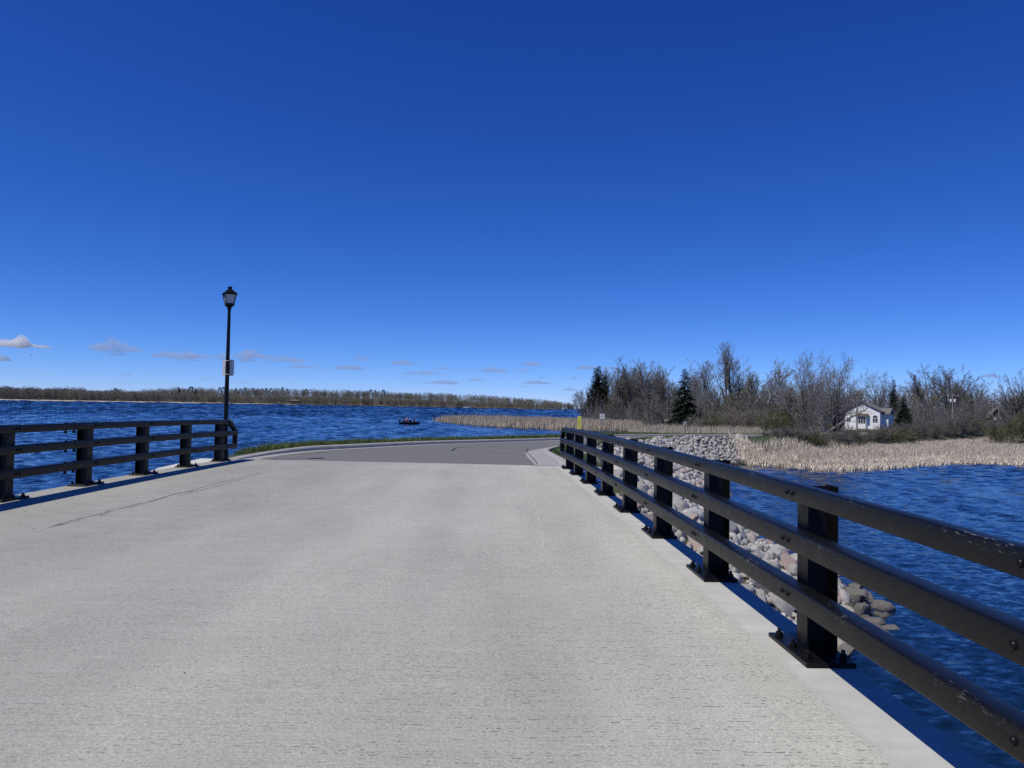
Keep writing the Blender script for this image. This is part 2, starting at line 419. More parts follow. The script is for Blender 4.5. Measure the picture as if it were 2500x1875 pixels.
def terrain(X, Y):
    X = np.asarray(X, float); Y = np.asarray(Y, float)
    h = np.full(X.shape, WZ-2.2)
    d, zz, ss = seg_dist(X, Y, ROADL)
    ins = inside(X, Y, ROADP); d = np.where(ins, 0, d)
    slope = np.interp(Y, [16, 21, 30, 45, 62, 80], [2.1, 2.1, 2.1, 1.9, 1.55, 1.5])
    right = X > (np.interp(Y, LK[:, 1], LK[:, 0])+np.interp(Y, RK[:, 1], RK[:, 0]))/2
    slope = np.where(right, slope, 1.3)
    verge = np.where(right, np.interp(Y, [30, 45], [.9, 1.5]), np.interp(Y, [21.5, 27], [.25, 1.6]))
    bank = np.where(ins, zz-.22, zz-.22+.37*np.clip((d-.15)/.5, 0, 1)-np.maximum(d-verge, 0)/slope-.04*np.minimum(d, verge))
    under = (X > -8.7) & (X < 3.3) & (Y < 21.9)
    bank = np.where(under, np.minimum(bank, -1.15), bank)
    ld, _, _ = seg_dist(X, Y, LANDL); li = inside(X, Y, LAND)
    rise = .10+.25*sstep(ld/6)+2.2*sstep((ld-6)/95)*np.where(Y > 150, np.interp(X, [20, 60], [.15, 1]), 1)+6*sstep((ld-140)/500)
    land = np.where(li, WZ+rise, WZ-.05-ld*.22)
    h = np.maximum(h, np.maximum(bank, land))
    return h
def axis(a, fine):
    out = [a[0]]
    while out[-1] < a[1]:
        x = out[-1]; st = fine[-1][1]
        for lim, s in fine:
            if x < lim: st = s; break
        out.append(x+st)
    return np.array(out)
gx = axis((-900, 2400), [(-200, 100), (-40, 20), (-12, 1.5), (32, .55), (60, 2), (160, 4), (400, 15), (3000, 120)])
gy = axis((-60, 2500), [(0, 12), (12, 1.5), (90, .6), (130, 1.5), (260, 4), (500, 15), (3000, 120)])
GX, GY = np.meshgrid(gx, gy, indexing='ij')
GZ = terrain(GX, GY)
nx, ny = GX.shape
GZ += np.where(GZ > WZ, .06*np.sin(GX*1.7+GY*.9)*np.sin(GY*1.3-GX*.6), 0)
idx = np.arange(nx*ny).reshape(nx, ny)
F = np.stack([idx[:-1, :-1], idx[1:, :-1], idx[1:, 1:], idx[:-1, 1:]], -1).reshape(-1, 4)
g = link(bpy.data.objects.new('ground', np_mesh('ground', np.stack([GX, GY, GZ], -1).reshape(-1, 3), F, M['ground'], smooth=True)))
tag(g, kind='structure')
def hz(x, y): return float(terrain(np.array([x]), np.array([y]))[0])

# the lake: real waves, finer near the bridge and coarser far out, on one sheet that runs to the horizon
def lake():
    rs = [5.0]
    while rs[-1] < 2600: rs.append(rs[-1]+.068+.0028*rs[-1])
    rs = np.array(rs); th = np.arange(-.95, .95, .0042)
    R_, T_ = np.meshgrid(rs, th, indexing='ij'); X = R_*np.sin(T_); Y = R_*np.cos(T_); dr = .068+.0028*R_
    Z = np.zeros(X.shape); S2 = np.zeros(X.shape); g_ = np.random.default_rng(5)
    for k in range(23):
        lam = .30*1.32**k
        wgt = np.exp(-((np.log(lam/(dr*3.7)))/.62)**2); S2 += wgt**2
        if wgt.max() < .01: continue
        for q in range(5):
            a = g_.normal(-1.35, .42); ph = g_.uniform(0, 6.28); kx, ky = np.cos(a)*2*np.pi/lam, np.sin(a)*2*np.pi/lam
            env = .75+.5*np.sin(X*.21/lam+Y*.13/lam+g_.uniform(0, 6))*np.sin(Y*.17/lam-X*.09/lam+g_.uniform(0, 6))
            Z += wgt*env*lam/(2*np.pi)*np.sin(kx*X+ky*Y+ph)
    sl = .205+.15*sstep((R_-215)/110)
    Z *= sl/np.sqrt(np.maximum(S2, 1e-6)*2.5)*1.0
    calm = np.array([mnoise.noise((x*.006, y*.018, 0)) for x, y in zip(X[::4, ::4].ravel(), Y[::4, ::4].ravel())]).reshape(X[::4, ::4].shape)
    calm = np.repeat(np.repeat(calm, 4, 0), 4, 1)[:X.shape[0], :X.shape[1]]
    Z *= 1+.22*calm
    n0, n1 = X.shape; idx = np.arange(n0*n1).reshape(n0, n1)
    F = np.stack([idx[:-1, :-1], idx[:-1, 1:], idx[1:, 1:], idx[1:, :-1]], -1).reshape(-1, 4)
    V = np.stack([X, Y, Z+WZ], -1).reshape(-1, 3)
    b = len(V); zb = WZ-1.2
    V = np.vstack([V, [(-30000, -3000, zb), (30000, -3000, zb), (30000, 40000, zb), (-30000, 40000, zb)]]); F = np.vstack([F, [(b, b+1, b+2, b+3)]])
    me = np_mesh('water', V, F, M['water'], smooth=True)
    me.flip_normals()
    return me
lm = lake()
if lm.polygons[0].normal.z < 0: lm.flip_normals()
tag(link(bpy.data.objects.new('water', lm)), kind='structure')

# ------------------------------------------------------------------ bridge
DX0, DX1, DY0, DY1 = -7.45, 2.350, -9.0, 22.0
bridge = thing('road_bridge', 'pale concrete road bridge deck with tined surface in the foreground', 'bridge', (0, 0, 0))
ys = np.linspace(DY0, DY1, 32); xs = [DX0, -5, -2.5, 0, 1.92, DX1]
m = MB(); nX = len(xs)
for y in ys:
    for x in xs: m.v.append((x, y, float(zdeck(x, y))))
for i in range(len(ys)-1):
    for k in range(nX-1): m.f.append((i*nX+k, i*nX+k+1, (i+1)*nX+k+1, (i+1)*nX+k))
top = len(m.v)
for y in ys:                       # fascia and soffit
    for x in (DX0, DX1): m.v.append((x, y, float(zdeck(x, y))-.55))
for i in range(len(ys)-1):
    a = top+2*i
    m.f.append((i*nX, (i+1)*nX, a+2, a)); m.f.append((i*nX+nX-1, a+1, a+3, (i+1)*nX+nX-1)); m.f.append((a, a+2, a+3, a+1))
m.f.append(tuple(range(nX))+(top+1, top)); e = (len(ys)-1)*nX
m.f.append(tuple(e+k for k in range(nX-1, -1, -1))+(top+2*len(ys)-2, top+2*len(ys)-1))
deck = m.build('deck', M['deck'], bridge)
m = MB(); m.box(DX0+.05, DX1-.05, 21.3, 21.98, WZ-1, float(zdeck(0, 22))-.57); m.build('abutment', M['conc'], bridge)
for i, (gx_) in enumerate((-6.3, -4.2, -2.1, 0, 1.4)):
    m = MB(); m.box(gx_-.25, gx_+.25, DY0, 21.28, -1.35, -.60); m.build('girder', M['conc'], bridge)
def wing(xa, xb, xc, y0, y1, yb):
    m = MB(); zt = lambda x, y: float(zdeck(x, min(y, 22)))-.004
    P = [(xa, y0), (xb, yb), (xc, y1), (xa, y1)]
    n = 4; vs = [(x, y, zt(x, y)) for x, y in P]+[(x, y, -2.2) for x, y in P]
    m.add(vs, [(0, 1, 2, 3), (7, 6, 5, 4)]+[(i, i+4, (i+1) % 4+4, (i+1) % 4) for i in range(4)])
    return m.build('wing_wall', M['conc'], bridge)
wing(DX0-.003, -7.72, -8.15, 17.0, 21.9, 18.2)
wing(DX1+.003, 2.75, 3.22, 16.3, 21.9, 17.0)

def strip_along(name, P, width, z, mat, kind='structure', into=None):
    m = into or MB(); base_n = len(m.v); P = np.asarray(P, float); t = np.gradient(P[:, :2], axis=0); t /= np.linalg.norm(t, axis=1)[:, None]
    w_ = np.asarray(width) if hasattr(width, '__len__') else np.full(len(P), width)
    for i, p in enumerate(P):
        o = np.array([-t[i, 1], t[i, 0]])*w_[i]/2
        zz = z(p[0], p[1]) if callable(z) else (p[2]+z)
        m.v.append((p[0]+o[0], p[1]+o[1], zz)); m.v.append((p[0]-o[0], p[1]-o[1], zz))
    for i in range(len(P)-1): m.f.append(tuple(base_n+q for q in (2*i, 2*i+1, 2*i+3, 2*i+2)))
    if into is not None: return
    o = m.build(name, mat); tag(o, kind=kind); return o
dz = lambda x, y: float(zdeck(x, y))+.004
# tyre marks and chalky scratches on the deck
def on_deck(px, py):
    y = 8.
    for _ in range(40):
        r = ray(px, py); x = 0
        z = float(zdeck(r[0]*y/r[1], y))-EZ
        y = .5*y+.5*min(z/r[2]*r[1], 24)
    r = ray(px, py); return (r[0]*y/r[1], y)
def curve_pts(P, n):
    P = np.array([(*p, 0) for p in P], float); return resample(P, n)
TM = MB(); SM = MB()
for L in ([(640,1155),(617,1157),(590,1164),(560,1172),(530,1180),(500,1188),(470,1196),(430,1207)], [(636,1156.5),(620,1161),(595,1168),(563,1177),(535,1185),(505,1193),(475,1200),(435,1211)]):
    P = curve_pts([on_deck(*q) for q in L], 40); strip_along('tyre_mark', P, np.linspace(.026, .016, 40), dz, M['skid'], into=TM)
P = curve_pts([on_deck(*q) for q in [(480,1195),(400,1214),(330,1232),(240,1255),(150,1280),(60,1305),(0,1322)]], 60)
for k in range(46):
    a = k+int(rng.integers(0, 3)); b = min(a+int(rng.integers(2, 5)), 59)
    if b-a < 2: continue
    Q = P[a:b+1].copy(); Q[:, 0] += rng.normal(0, .035); strip_along('tyre_mark', resample(Q, 8), np.array([.004, .016, .02, .024, .02, .022, .014, .004])*rng.uniform(.5, 1.2), lambda x, y: float(zdeck(x, y))+.0035, M['skid'], into=TM)
tag(TM.build('tyre_mark', M['skid']), kind='structure')
CHALK = simple('pale_scrape', (.50, .485, .44), .9, .15, 30)
for L in ([(1274, 1146), (1272, 1165), (1273, 1182)], [(1270, 1146), (1268, 1170)], [(1283, 1165), (1290, 1187)], [(1298, 1215), (1306, 1228), (1310, 1238)], [(1316, 1262), (1322, 1290)], [(1324, 1305), (1328, 1335)], [(1290, 1187), (1330, 1189)]):
    strip_along('scrape_mark', resample(np.array([(*on_deck(*q), 0) for q in L], float), 10), .008+.006*rng.random(10), dz, CHALK, into=SM)
tag(SM.build('scrape_mark', CHALK), kind='structure')
def asphalt_z(x, y):
    d, z1, _ = seg_dist(np.array([x]), np.array([y]), LKs); d2, z2, _ = seg_dist(np.array([x]), np.array([y]), RKs)
    a = float(d[0]/(d[0]+d2[0])); return float(z1[0]*(1-a)+z2[0]*a)

# ------------------------------------------------------------------ asphalt road, gutters, kerbs
def ribbon(name, A, B, mat, za=0., zb=0., cols=6, kind='structure'):
    m = MB(); n = len(A)
    for i in range(n):
        for k in range(cols+1):
            u = k/cols; p = A[i]*(1-u)+B[i]*u
            m.v.append((p[0], p[1], p[2]+za*(1-u)+zb*u))
    for i in range(n-1):
        for k in range(cols):
            a = i*(cols+1)+k; m.f.append((a, a+1, a+cols+2, a+cols+1))
    o = m.build(name, mat, smooth=60); tag(o, kind=kind); return o
Lg = offset(LKs, -.48)
gw = np.interp(np.arange(NR), [0, 5, 9, 13, 16], [.75, .60, .55, .50, .45])
t_ = np.gradient(RKs[:, :2], axis=0); t_ /= np.linalg.norm(t_, axis=1)[:, None]
Rg = RKs.copy(); Rg[:, 0] += -t_[:, 1]*gw; Rg[:, 1] += t_[:, 0]*gw
ribbon('asphalt_road', Lg, Rg, M['asphalt'], .0, .0)
ribbon('gutter', LKs, Lg, M['gutter'], -.002, .006, 2)
ribbon('gutter', Rg, RKs, M['gutter'], .006, -.002, 2)
def kerb(name, P, side, label, nose=6):
    """side +1: kerb stands to the left of P"""
    m = MB(); t = np.gradient(P[:, :2], axis=0); t /= np.linalg.norm(t, axis=1)[:, None]
    prof = [(-.0, -.15), (.0, .0), (.03, .085), (.055, .125), (.085, .14), (.24, .145), (.27, .13), (.28, -.15)]
    for i, p in enumerate(P):
        s = min(1., .12+i/nose)
        for d, h in prof:
            hh = h*s if h > 0 else h
            m.v.append((p[0]-t[i, 1]*d*side, p[1]+t[i, 0]*d*side, p[2]+hh))
    k = len(prof)
    for i in range(len(P)-1):
        for j in range(k-1): m.f.append((i*k+j, i*k+j+1, (i+1)*k+j+1, (i+1)*k+j))
    m.f.append(tuple(range(k))); m.f.append(tuple((len(P)-1)*k+j for j in range(k-1, -1, -1)))
    o = m.build(name, M['kerb'], smooth=45); tag(o, kind='structure'); return o
LKk = resample(np.vstack([[(-7.02, 20.9, -1.665+EZ)], LK]), 400); kerb('kerb', LKk, 1, '', 14)
kerb('kerb', resample(RK, 400), -1, '', 3)
az = lambda x, y: asphalt_z(x, y)+.006
def on_road(px, py):
    y = 26.
    for _ in range(40):
        r = ray(px, py); z = asphalt_z(r[0]*y/r[1], y)-EZ; y = .6*y+.4*min(max(z/r[2]*r[1], 22.3), 60)
    return (r[0]*y/r[1], y)
for L, wd in (([(1000,1098),(1060,1099.5),(1110,1101),(1160,1103),(1200,1105),(1270,1109)], .03), ([(1104,1100.5),(1108,1097),(1116,1093.5),(1135,1092),(1155,1091)], .10), ([(1155,1091),(1190,1090.3),(1230,1090)], .035), ([(768,1106.5),(785,1105.6),(808,1105)], .07), ([(735,1110),(770,1106.5)], .03), ([(1290,1095),(1286,1101),(1294,1112),(1306,1124),(1312,1136)], .035), ([(930,1096),(1000,1098)], .02)):
    P = curve_pts([on_road(*q) for q in L], 24)
    strip_along('asphalt_crack', P, wd*(.6+.8*rng.random(24)), az, M['crack'])
# storm drain by the kerb further along
dr = at(1592, 1067.5, 78); q = on_road(1592, 1067.5)

# ------------------------------------------------------------------ railings
def zrail(y): return .0149*y-.0007*y*y
def rr(x0, x1, z0, z1, r, n=3):           # rounded rectangle, counter-clockwise in (x,z)
    P = []
    for cx, cz, a0 in ((x1-r, z1-r, 0), (x0+r, z1-r, 90), (x0+r, z0+r, 180), (x1-r, z0+r, 270)):
        for k in range(n+1):
            a = math.radians(a0+90*k/n); P.append((cx+r*math.cos(a), cz+r*math.sin(a)))
    return P
def rail_mesh(name, xa, xb, zlo, zhi, y0, y1, front, dzz, endcut=0.):
    """front: x of the road-side face"""
    sec = rr(min(xa, xb), max(xa, xb), zlo, zhi, .014); n = len(sec)
    ysr = np.linspace(y0, y1, max(4, int((y1-y0)/1.1)))
    V = []; Ea = []
    for j, y in enumerate(ysr):
        for x, z in sec:
            yy = y
            if endcut and j == len(ysr)-1: yy = y-(z-zlo)*0 + endcut*(zhi-z)/(zhi-zlo)
            V.append((x, yy, z+zrail(y)+dzz))
            near = abs(x-front) < .02 and z > (zlo+zhi)/2
            Ea.append(1. if (near and z > zhi-.016) else (.25 if z > zhi-.016 else 0.))
    F_ = []
    for j in range(len(ysr)-1):
        for k in range(n):
            k2 = (k+1) % n; F_.append((j*n+k, j*n+k2, (j+1)*n+k2, (j+1)*n+k))
    me = bpy.data.meshes.new(name); me.from_pydata(V, [], F_+[tuple(range(n)), tuple((len(ysr)-1)*n+k for k in range(n))])
    me.materials.append(M['steel']); fix(me)
    a = me.attributes.new('edge', 'FLOAT', 'POINT'); a.data.foreach_set('value', Ea)
    smooth_mesh(me, 40)
    return me
def bolt_mesh():
    m = MB(); 
    for i in range(1): m.tube([(0, 0, 0), (0, 0, .006), (0, 0, .012), (0, 0, .016)], [.019, .0185, .012, .004], 10)
    return m.mesh('rail_bolt', M['steel'], 50)
def nut_mesh():
    m = MB(); m.tube([(0, 0, 0), (0, 0, .004)], .034, 12); m.tube([(0, 0, .004), (0, 0, .030)], .027, 6); m.tube([(0, 0, .030), (0, 0, .052), (0, 0, .056)], [.0135, .0135, .011], 8)
    return m.mesh('anchor_nut', M['steel'], 40)
BOLT, NUT = bolt_mesh(), nut_mesh()
PLATE = MB(); PLATE.box(-.16, .16, -.33, .33, .0, .030)
PLATE = PLATE.mesh('base_plate', M['steel'])
_bm = bmesh.new(); _bm.from_mesh(PLATE); bmesh.ops.bevel(_bm, geom=list(_bm.edges), offset=.004, segments=1, affect='EDGES'); _bm.to_mesh(PLATE); _bm.free()
def post_mesh():
    m = MB(); h = 1.115
    m.box(-.102, -.088, -.086, .086, .030, h); m.box(.088, .102, -.086, .086, .030, h); m.box(-.0881, .0881, -.006, .006, .030, h-.003)
    me = m.mesh('post', M['steel']); return me
POST = post_mesh()
RAILS = (('top_rail', 1.006, 1.126, .093), ('middle_rail', .688, .822, .12), ('bottom_rail', .328, .464, .12))
def railing(label, side, front, post_ys, y0, y1, y_splice, dzz, y_top_end, vbolts):
    """side +1: the right-hand railing, posts outward (+x) of the rails"""
    root = thing('bridge_railing', label, 'railing', (front, y0, zrail(y0)))
    inv = Vector((-front, -y0, -zrail(y0)))
    xc = front+side*(.12+.102)
    for y in post_ys:
        p = link(bpy.data.objects.new('post', POST), root); p.location = Vector((xc, y, zrail(y)+dzz))+inv
        b = link(bpy.data.objects.new('base_plate', PLATE), p); b.location = (-side*.047, 0, 0)
        for bx in (-.115, .115):
            for by in (-.24, 0, .24):
                if abs(by) < .1 and bx*side > 0: continue
                q = link(bpy.data.objects.new('anchor_nut', NUT), p); q.location = (-side*.047+bx, by, .030); q.rotation_euler = (0, 0, rng.random()*3)
    for nm, zlo, zhi, dep in RAILS:
        f = front+(side*.027 if nm == 'top_rail' else 0)
        ye = y_top_end if nm == 'top_rail' else y1
        for a, b in ((y0, y_splice-.006), (y_splice+.006, ye)):
            if b-a < .3: continue
            o = link(bpy.data.objects.new(nm, rail_mesh(nm, f, f+side*dep, zlo, zhi, a, b, f, dzz)), root); o.location = inv
            for y in post_ys:
                if not a < y < b: continue
                for s in (-.045, .045):
                    q = link(bpy.data.objects.new('rail_bolt', BOLT), o); q.rotation_euler = (0, -side*math.pi/2, 0)
                    q.location = (f-side*.0005, y+s, (zlo+zhi)/2+zrail(y)+dzz)
        m = MB()                                     # sleeve bar inside the splice
        m.box(min(f+side*.012, f+side*(dep-.012)), max(f+side*.012, f+side*(dep-.012)), y_splice-.25, y_splice+.25, zlo+.012+zrail(y_splice)+dzz, zhi-.012+zrail(y_splice)+dzz)
        o = m.build('splice_sleeve', M['steel'], root); o.location = inv
        for s in vbolts:
            m = MB(); xm = f+side*dep/2; y = y_splice+s
            zq = zrail(y)+dzz; m.tube([(xm, y, zlo-.055+zq), (xm, y, zlo-.012+zq), (xm, y, zlo-.011+zq), (xm, y, zhi+zq), (xm, y, zhi+.001+zq), (xm, y, zhi+.016+zq)], [.026, .026, .016, .016, .022, .020], 8)
            b_ = m.build('splice_bolt', M['steel'], o)
    # closed end: raking piece down from the top rail, upright to the bottom rail
    z = lambda h, y: h+zrail(y)+dzz
    m = MB(); xs_ = sorted((front+side*.002, front+side*.118)); yt = y_top_end; ye = y1
    poly = [(yt, z(1.126, yt)), (ye-.01, z(.822, ye)), (ye-.10, z(.800, ye)), (yt-.10, z(1.006, yt))]
    m.prism([(p[0], p[1]) for p in poly], xs_[0]+.001, xs_[1]-.001, 'x'); 
    o = m.build('end_rake', M['steel'], root); o.location = inv
    m = MB(); m.prism([(ye-.105, z(.688, ye)-.002), (ye-.004, z(.688, ye)-.002), (ye-.004, z(.462, ye)+.002), (ye-.105, z(.462, ye)+.002)], xs_[0], xs_[1], 'x')
    o = m.build('end_upright', M['steel'], root); o.location = inv
    return root
S = 2.286
railing('long black steel three-rail bridge railing nearest the camera, in front of the rocks', 1, 2.012, [2.825+S*n for n in range(-1, 8)]+[20.95], -3.5, 21.55, 13.2, 0., 21.12, (-.12,))
railing('black steel three-rail railing on the lake side beside the lamp post', -1, -7.06, [11.689+S*n for n in range(-2, 5)], 2.5, 21.66, 13.25, .0384, 21.12, (-.19, .07))

# ------------------------------------------------------------------ street lamp
lamp = thing('street_lamp', 'tall black lamp post with four-sided glass lantern behind the lake-side railing', 'street lamp', (-7.44, 21.75, -.05))
m = MB(); zb = .0
m.tube([(0, 0, 0), (0, 0, .05)], .17, 16); m.tube([(0, 0, .05), (0, 0, .30), (0, 0, .36)], [.10, .10, .075], 16)
m.build('pole_base', M['steel'], lamp, 40)
m = MB(); m.tube([(0, 0, .3), (0, 0, 2.2), (0, 0, 4.35)], [.068, .058, .042], 14); m.build('pole', M['steel'], lamp, 40)
lant = MB()
zl = 4.36
lant.tube([(0, 0, zl-.05), (0, 0, zl+.0), (0, 0, zl+.05)], [.052, .064, .055], 12)
lant.tube([(0, 0, zl+.035), (0, 0, zl+.06), (0, 0, zl+.095), (0, 0, zl+.125)], [.07*1.414, .11*1.414, .118*1.414, .118*1.414], 4, rot=math.pi/4)
lant_o = lant.build('lantern', M['steel'], lamp); lant_o.rotation_euler = (0, 0, math.radians(28))
def frost():
    t = NT('frosted_glass'); t.base((.50, .54, .60)); t.set(Roughness=.5); t.b.inputs['Specular IOR Level'].default_value = .4; return t.m
GL = frost()
rb, rt, z0, z1 = .108, .160, zl+.125, zl+.385
for k in range(4):
    a = math.pi/2*k; ca, sa = math.cos(a), math.sin(a)
    def Rq(x, y, z): return (x*ca-y*sa, x*sa+y*ca, z)
    m = MB(); i = .010
    q = [Rq(rb-i, -rb+i, z0), Rq(rb-i, rb-i, z0), Rq(rt-i, rt-i, z1), Rq(rt-i, -rt+i, z1)]
    q2 = [Rq(rb-i-.006, -rb+i, z0), Rq(rb-i-.006, rb-i, z0), Rq(rt-i-.006, rt-i, z1), Rq(rt-i-.006, -rt+i, z1)]
    m.add(q+q2, [(0, 1, 2, 3), (7, 6, 5, 4), (0, 4, 5, 1), (1, 5, 6, 2), (2, 6, 7, 3), (3, 7, 4, 0)]); m.build('glass_pane', GL, lant_o)
    m = MB(); m.tube([Rq(rb, rb, z0), Rq(rt, rt, z1)], .012, 6); m.build('glazing_bar', M['steel'], lant_o)
m = MB(); m.tube([(0, 0, z1-.010), (0, 0, z1+.012), (0, 0, z1+.145), (0, 0, z1+.147)], [.168*1.414, .196*1.414, .055*1.414, .045*1.414], 4, rot=math.pi/4)
m.tube([(0, 0, z1+.145), (0, 0, z1+.20)], .048*1.414, 4, rot=math.pi/4); m.tube([(0, 0, z1+.20), (0, 0, z1+.21), (0, 0, z1+.235)], [.062*1.414, .062*1.414, .012], 4, rot=math.pi/4)
m.build('lantern_roof', M['steel'], lant_o)
# sign strapped to the far side of the lamp post, seen from behind
sg = thing('sign_board', 'small bare metal sign seen from behind, strapped to the lamp post', 'sign', (-7.44, 21.75+.062, 2.62))
def rrz(wd, ht, r, n=5): return [(x, z) for x, z in rr(-wd/2, wd/2, -ht/2, ht/2, r, n)]
m = MB(); m.prism(rrz(.33, .46, .04), 0, .003, 'y'); m.build('panel', M['alu'], sg)
for z in (.19, -.19):
    m = MB(); m.tube([(.064*math.cos(a), -.062+.064*math.sin(a), z) for a in np.linspace(-.2, 2*math.pi-.2, 20)], .006, 4); m.build('strap', M['alu'], sg)


# ------------------------------------------------------------------ riprap
def rock_shape(sub, seed, flat=(1, .8, .62)):
    bm = bmesh.new(); bmesh.ops.create_icosphere(bm, subdivisions=sub, radius=.5)
    r = random.Random(seed); off = Vector((r.uniform(-50, 50), r.uniform(-50, 50), r.uniform(-50, 50)))
    planes = [(Vector((r.gauss(0, 1), r.gauss(0, 1), r.gauss(0, 1))).normalized(), r.uniform(.20, .38)) for _ in range(13 if seed % 3 else 7)]
    for v in bm.verts:
        p = v.co.copy(); d = p.normalized()
        p = p*(1+.28*mnoise.noise(d*1.1+off))
        for n, h in planes:
            k = p.dot(n)
            if k > h: p -= n*(k-h)*.88
        p += d*.035*mnoise.noise(d*5+off)+d*.014*mnoise.noise(d*13+off)
        v.co = Vector((p.x*flat[0], p.y*flat[1], p.z*flat[2]))
    me = bpy.data.meshes.new('boulder'); bm.to_mesh(me); bm.free()
    me.polygons.foreach_set('use_smooth', [True]*len(me.polygons)); me.set_sharp_from_angle(angle=math.radians(38)); me.update()
    return me
ROCKS = {k: [] for k in ('rock_grey', 'rock_tan', 'rock_pink', 'rock_pale', 'rock_wet')}
for i in range(18):
    k = ('rock_grey', 'rock_grey', 'rock_tan', 'rock_grey', 'rock_pink', 'rock_pale')[i % 6]
    me = rock_shape(3, i, (1, random.uniform(.62, .9), random.uniform(.5, .75))); me.materials.append(M[k]); ROCKS[k].append(me)
    if i % 6 == 0:
        c = me.copy(); c.materials.clear(); c.materials.append(M['rock_wet']); ROCKS['rock_wet'].append(c)
low = []
for i in range(8):
    me = rock_shape(2, 100+i, (1, random.uniform(.6, .9), random.uniform(.5, .75)))
    v = np.empty(len(me.vertices)*3, np.float32); me.vertices.foreach_get('co', v)
    f = np.empty(len(me.polygons)*3, np.int32); me.polygons.foreach_get('vertices', f); low.append((v.reshape(-1, 3), f.reshape(-1, 3)))
cand = []
N = 66000
cx = rng.uniform(1.5, 36, N); cy = rng.uniform(9.5, 84, N); cx[:N//3] = rng.uniform(1.5, 13, N//3); cy[:N//3] = rng.uniform(12, 36, N//3)
ch = terrain(cx, cy)
rd, _, _ = seg_dist(cx, cy, RKs)
inn = inside(cx, cy, ROADP)
front = cy < 21.8
left = cx < np.interp(cy, RK[:, 1], RK[:, 0])
okr = (~inn) & (ch > WZ-.7) & ~(left & ~front) & ((rd > 1.15) | (front)) & (rd > np.interp(cy, [30, 45], [1.1, 1.6])) & (rd < np.interp(cy, [20, 40, 60, 85], [11, 10, 7.5, 6])) & ~((cx < 2.6) & front & (ch > -1.2))
okr &= ~((cx < 3.5) & (cy > 16) & (cy < 22.6) & (ch > -.6))
okr &= ~((cx > 25.5) & (cy > 78))
grid = {}
def fits(x, y, r):
    gx0, gy0 = int(x/.8), int(y/.8)
    for a in range(gx0-1, gx0+2):
        for b in range(gy0-1, gy0+2):
            for (X, Y, R_) in grid.get((a, b), ()):
                if (X-x)**2+(Y-y)**2 < (.62*(R_+r))**2: return False
    grid.setdefault((gx0, gy0), []).append((x, y, r)); return True
# the long pink slabs by the deck edge first
for px, py, Y, L, kind, rot in ((1640, 1335, 17.0, 1.35, 'rock_pink', .9), (1700, 1362, 16.2, .75, 'rock_pink', .5), (1567, 1254, 18.6, .70, 'rock_pink', .3), (1422+80, 1142, 26.0, .62, 'rock_pink', .2), (2035, 1478, 17.6, .52, 'rock_tan', .4), (1642, 1226, 21.8, .95, 'rock_grey', .4), (1690, 1250, 20.6, .9, 'rock_pale', 1.), (1850, 1345, 19.3, .5, 'rock_grey', .3), (2062, 1484, 17.5, .62, 'rock_tan', .2), (2035, 1450, 18.2, .45, 'rock_pink', .2), (2010, 1430, 18.6, .5, 'rock_grey', 2.), (2062, 1606, 15.3, .5, 'rock_wet', .2), (2045, 1585, 15.7, .55, 'rock_tan', 1.2), (1985, 1405, 19.2, .42, 'rock_pale', 1.2)):
    q = at(px, py, Y); x, y = q.x, q.y
    z = max(hz(x, y), WZ+.02); fits(x, y, L*.36); cand.append((x, y, z, L, kind, rot))
for i in np.nonzero(okr)[0]:
    x, y, z = cx[i], cy[i], ch[i]
    near = y < 34
    r = random.choice((.18, .22, .26, .3, .36, .44, .55, .66)) if near else random.choice((.22, .28, .34, .42, .55))
    if z < WZ+.05 and random.random() < .5: continue
    if not fits(x, y, r*.37): continue
    u = random.random()
    k = 'rock_grey' if u < .56 else 'rock_tan' if u < .74 else 'rock_pink' if u < .86 else 'rock_pale'
    if z < WZ+.16: k = 'rock_wet'
    cand.append((x, y, z, r, k, None))
def shown(c): return not (c[0] < 2.3 and c[1] < 21.8)
order = sorted([c for c in cand if shown(c)], key=lambda c: -(c[3]/math.hypot(c[0], c[1]))*(1 if c[1] > 13.5 else .2))
single, rest = order[:290], order[290:]
RLAB = {'rock_grey': 'grey rounded boulder on the bank below the bridge railing', 'rock_tan': 'tan boulder among the grey ones below the bridge railing', 'rock_pink': 'pinkish granite boulder on the bank below the bridge railing', 'rock_pale': 'pale whitish boulder on the bank below the bridge railing', 'rock_wet': 'dark wet boulder at the waterline of the rocky bank'}
for i, (x, y, z, r, k, rot) in enumerate(single):
    me = random.choice(ROCKS[k]); o = link(bpy.data.objects.new('boulder', me))
    tilt = (random.gauss(0, .55), random.gauss(0, .55), random.uniform(0, 6.28) if rot is None else rot)
    s_ = r*1.25
    if rot is not None and r > 1: o.scale = (r*1.1, r*.62, r*.6); tilt = (.25, .1, 1.15)
    else: o.scale = (s_, s_*random.uniform(.8, 1.1), s_*random.uniform(.8, 1.15))
    o.rotation_euler = tilt; o.location = (x, y, z+r*random.uniform(.02, .24))
    lab = RLAB[k]
    if rot is not None: lab = {0: 'long pink granite slab under the deck edge between two railing posts', 1: 'short pink granite slab next to the long pink slab', 2: 'streaked pink boulder seen just under the bottom rail', 3: 'reddish boulder seen above the pale wing wall edge', 4: 'tan boulder at the tip of the rocks in the water', 5: 'large rounded grey boulder seen under the middle rail', 6: 'pale angular boulder beside the large rounded grey one', 7: 'small smooth grey boulder low on the bank'}[i] if False else lab
    tag(o, lab, 'boulder', {'rock_grey': 'grey riprap boulders', 'rock_tan': 'tan riprap boulders', 'rock_pink': 'pink riprap boulders', 'rock_pale': 'pale riprap boulders', 'rock_wet': 'wet riprap boulders'}[k])
byk = {}
for c in rest: byk.setdefault(0, []).append(c)
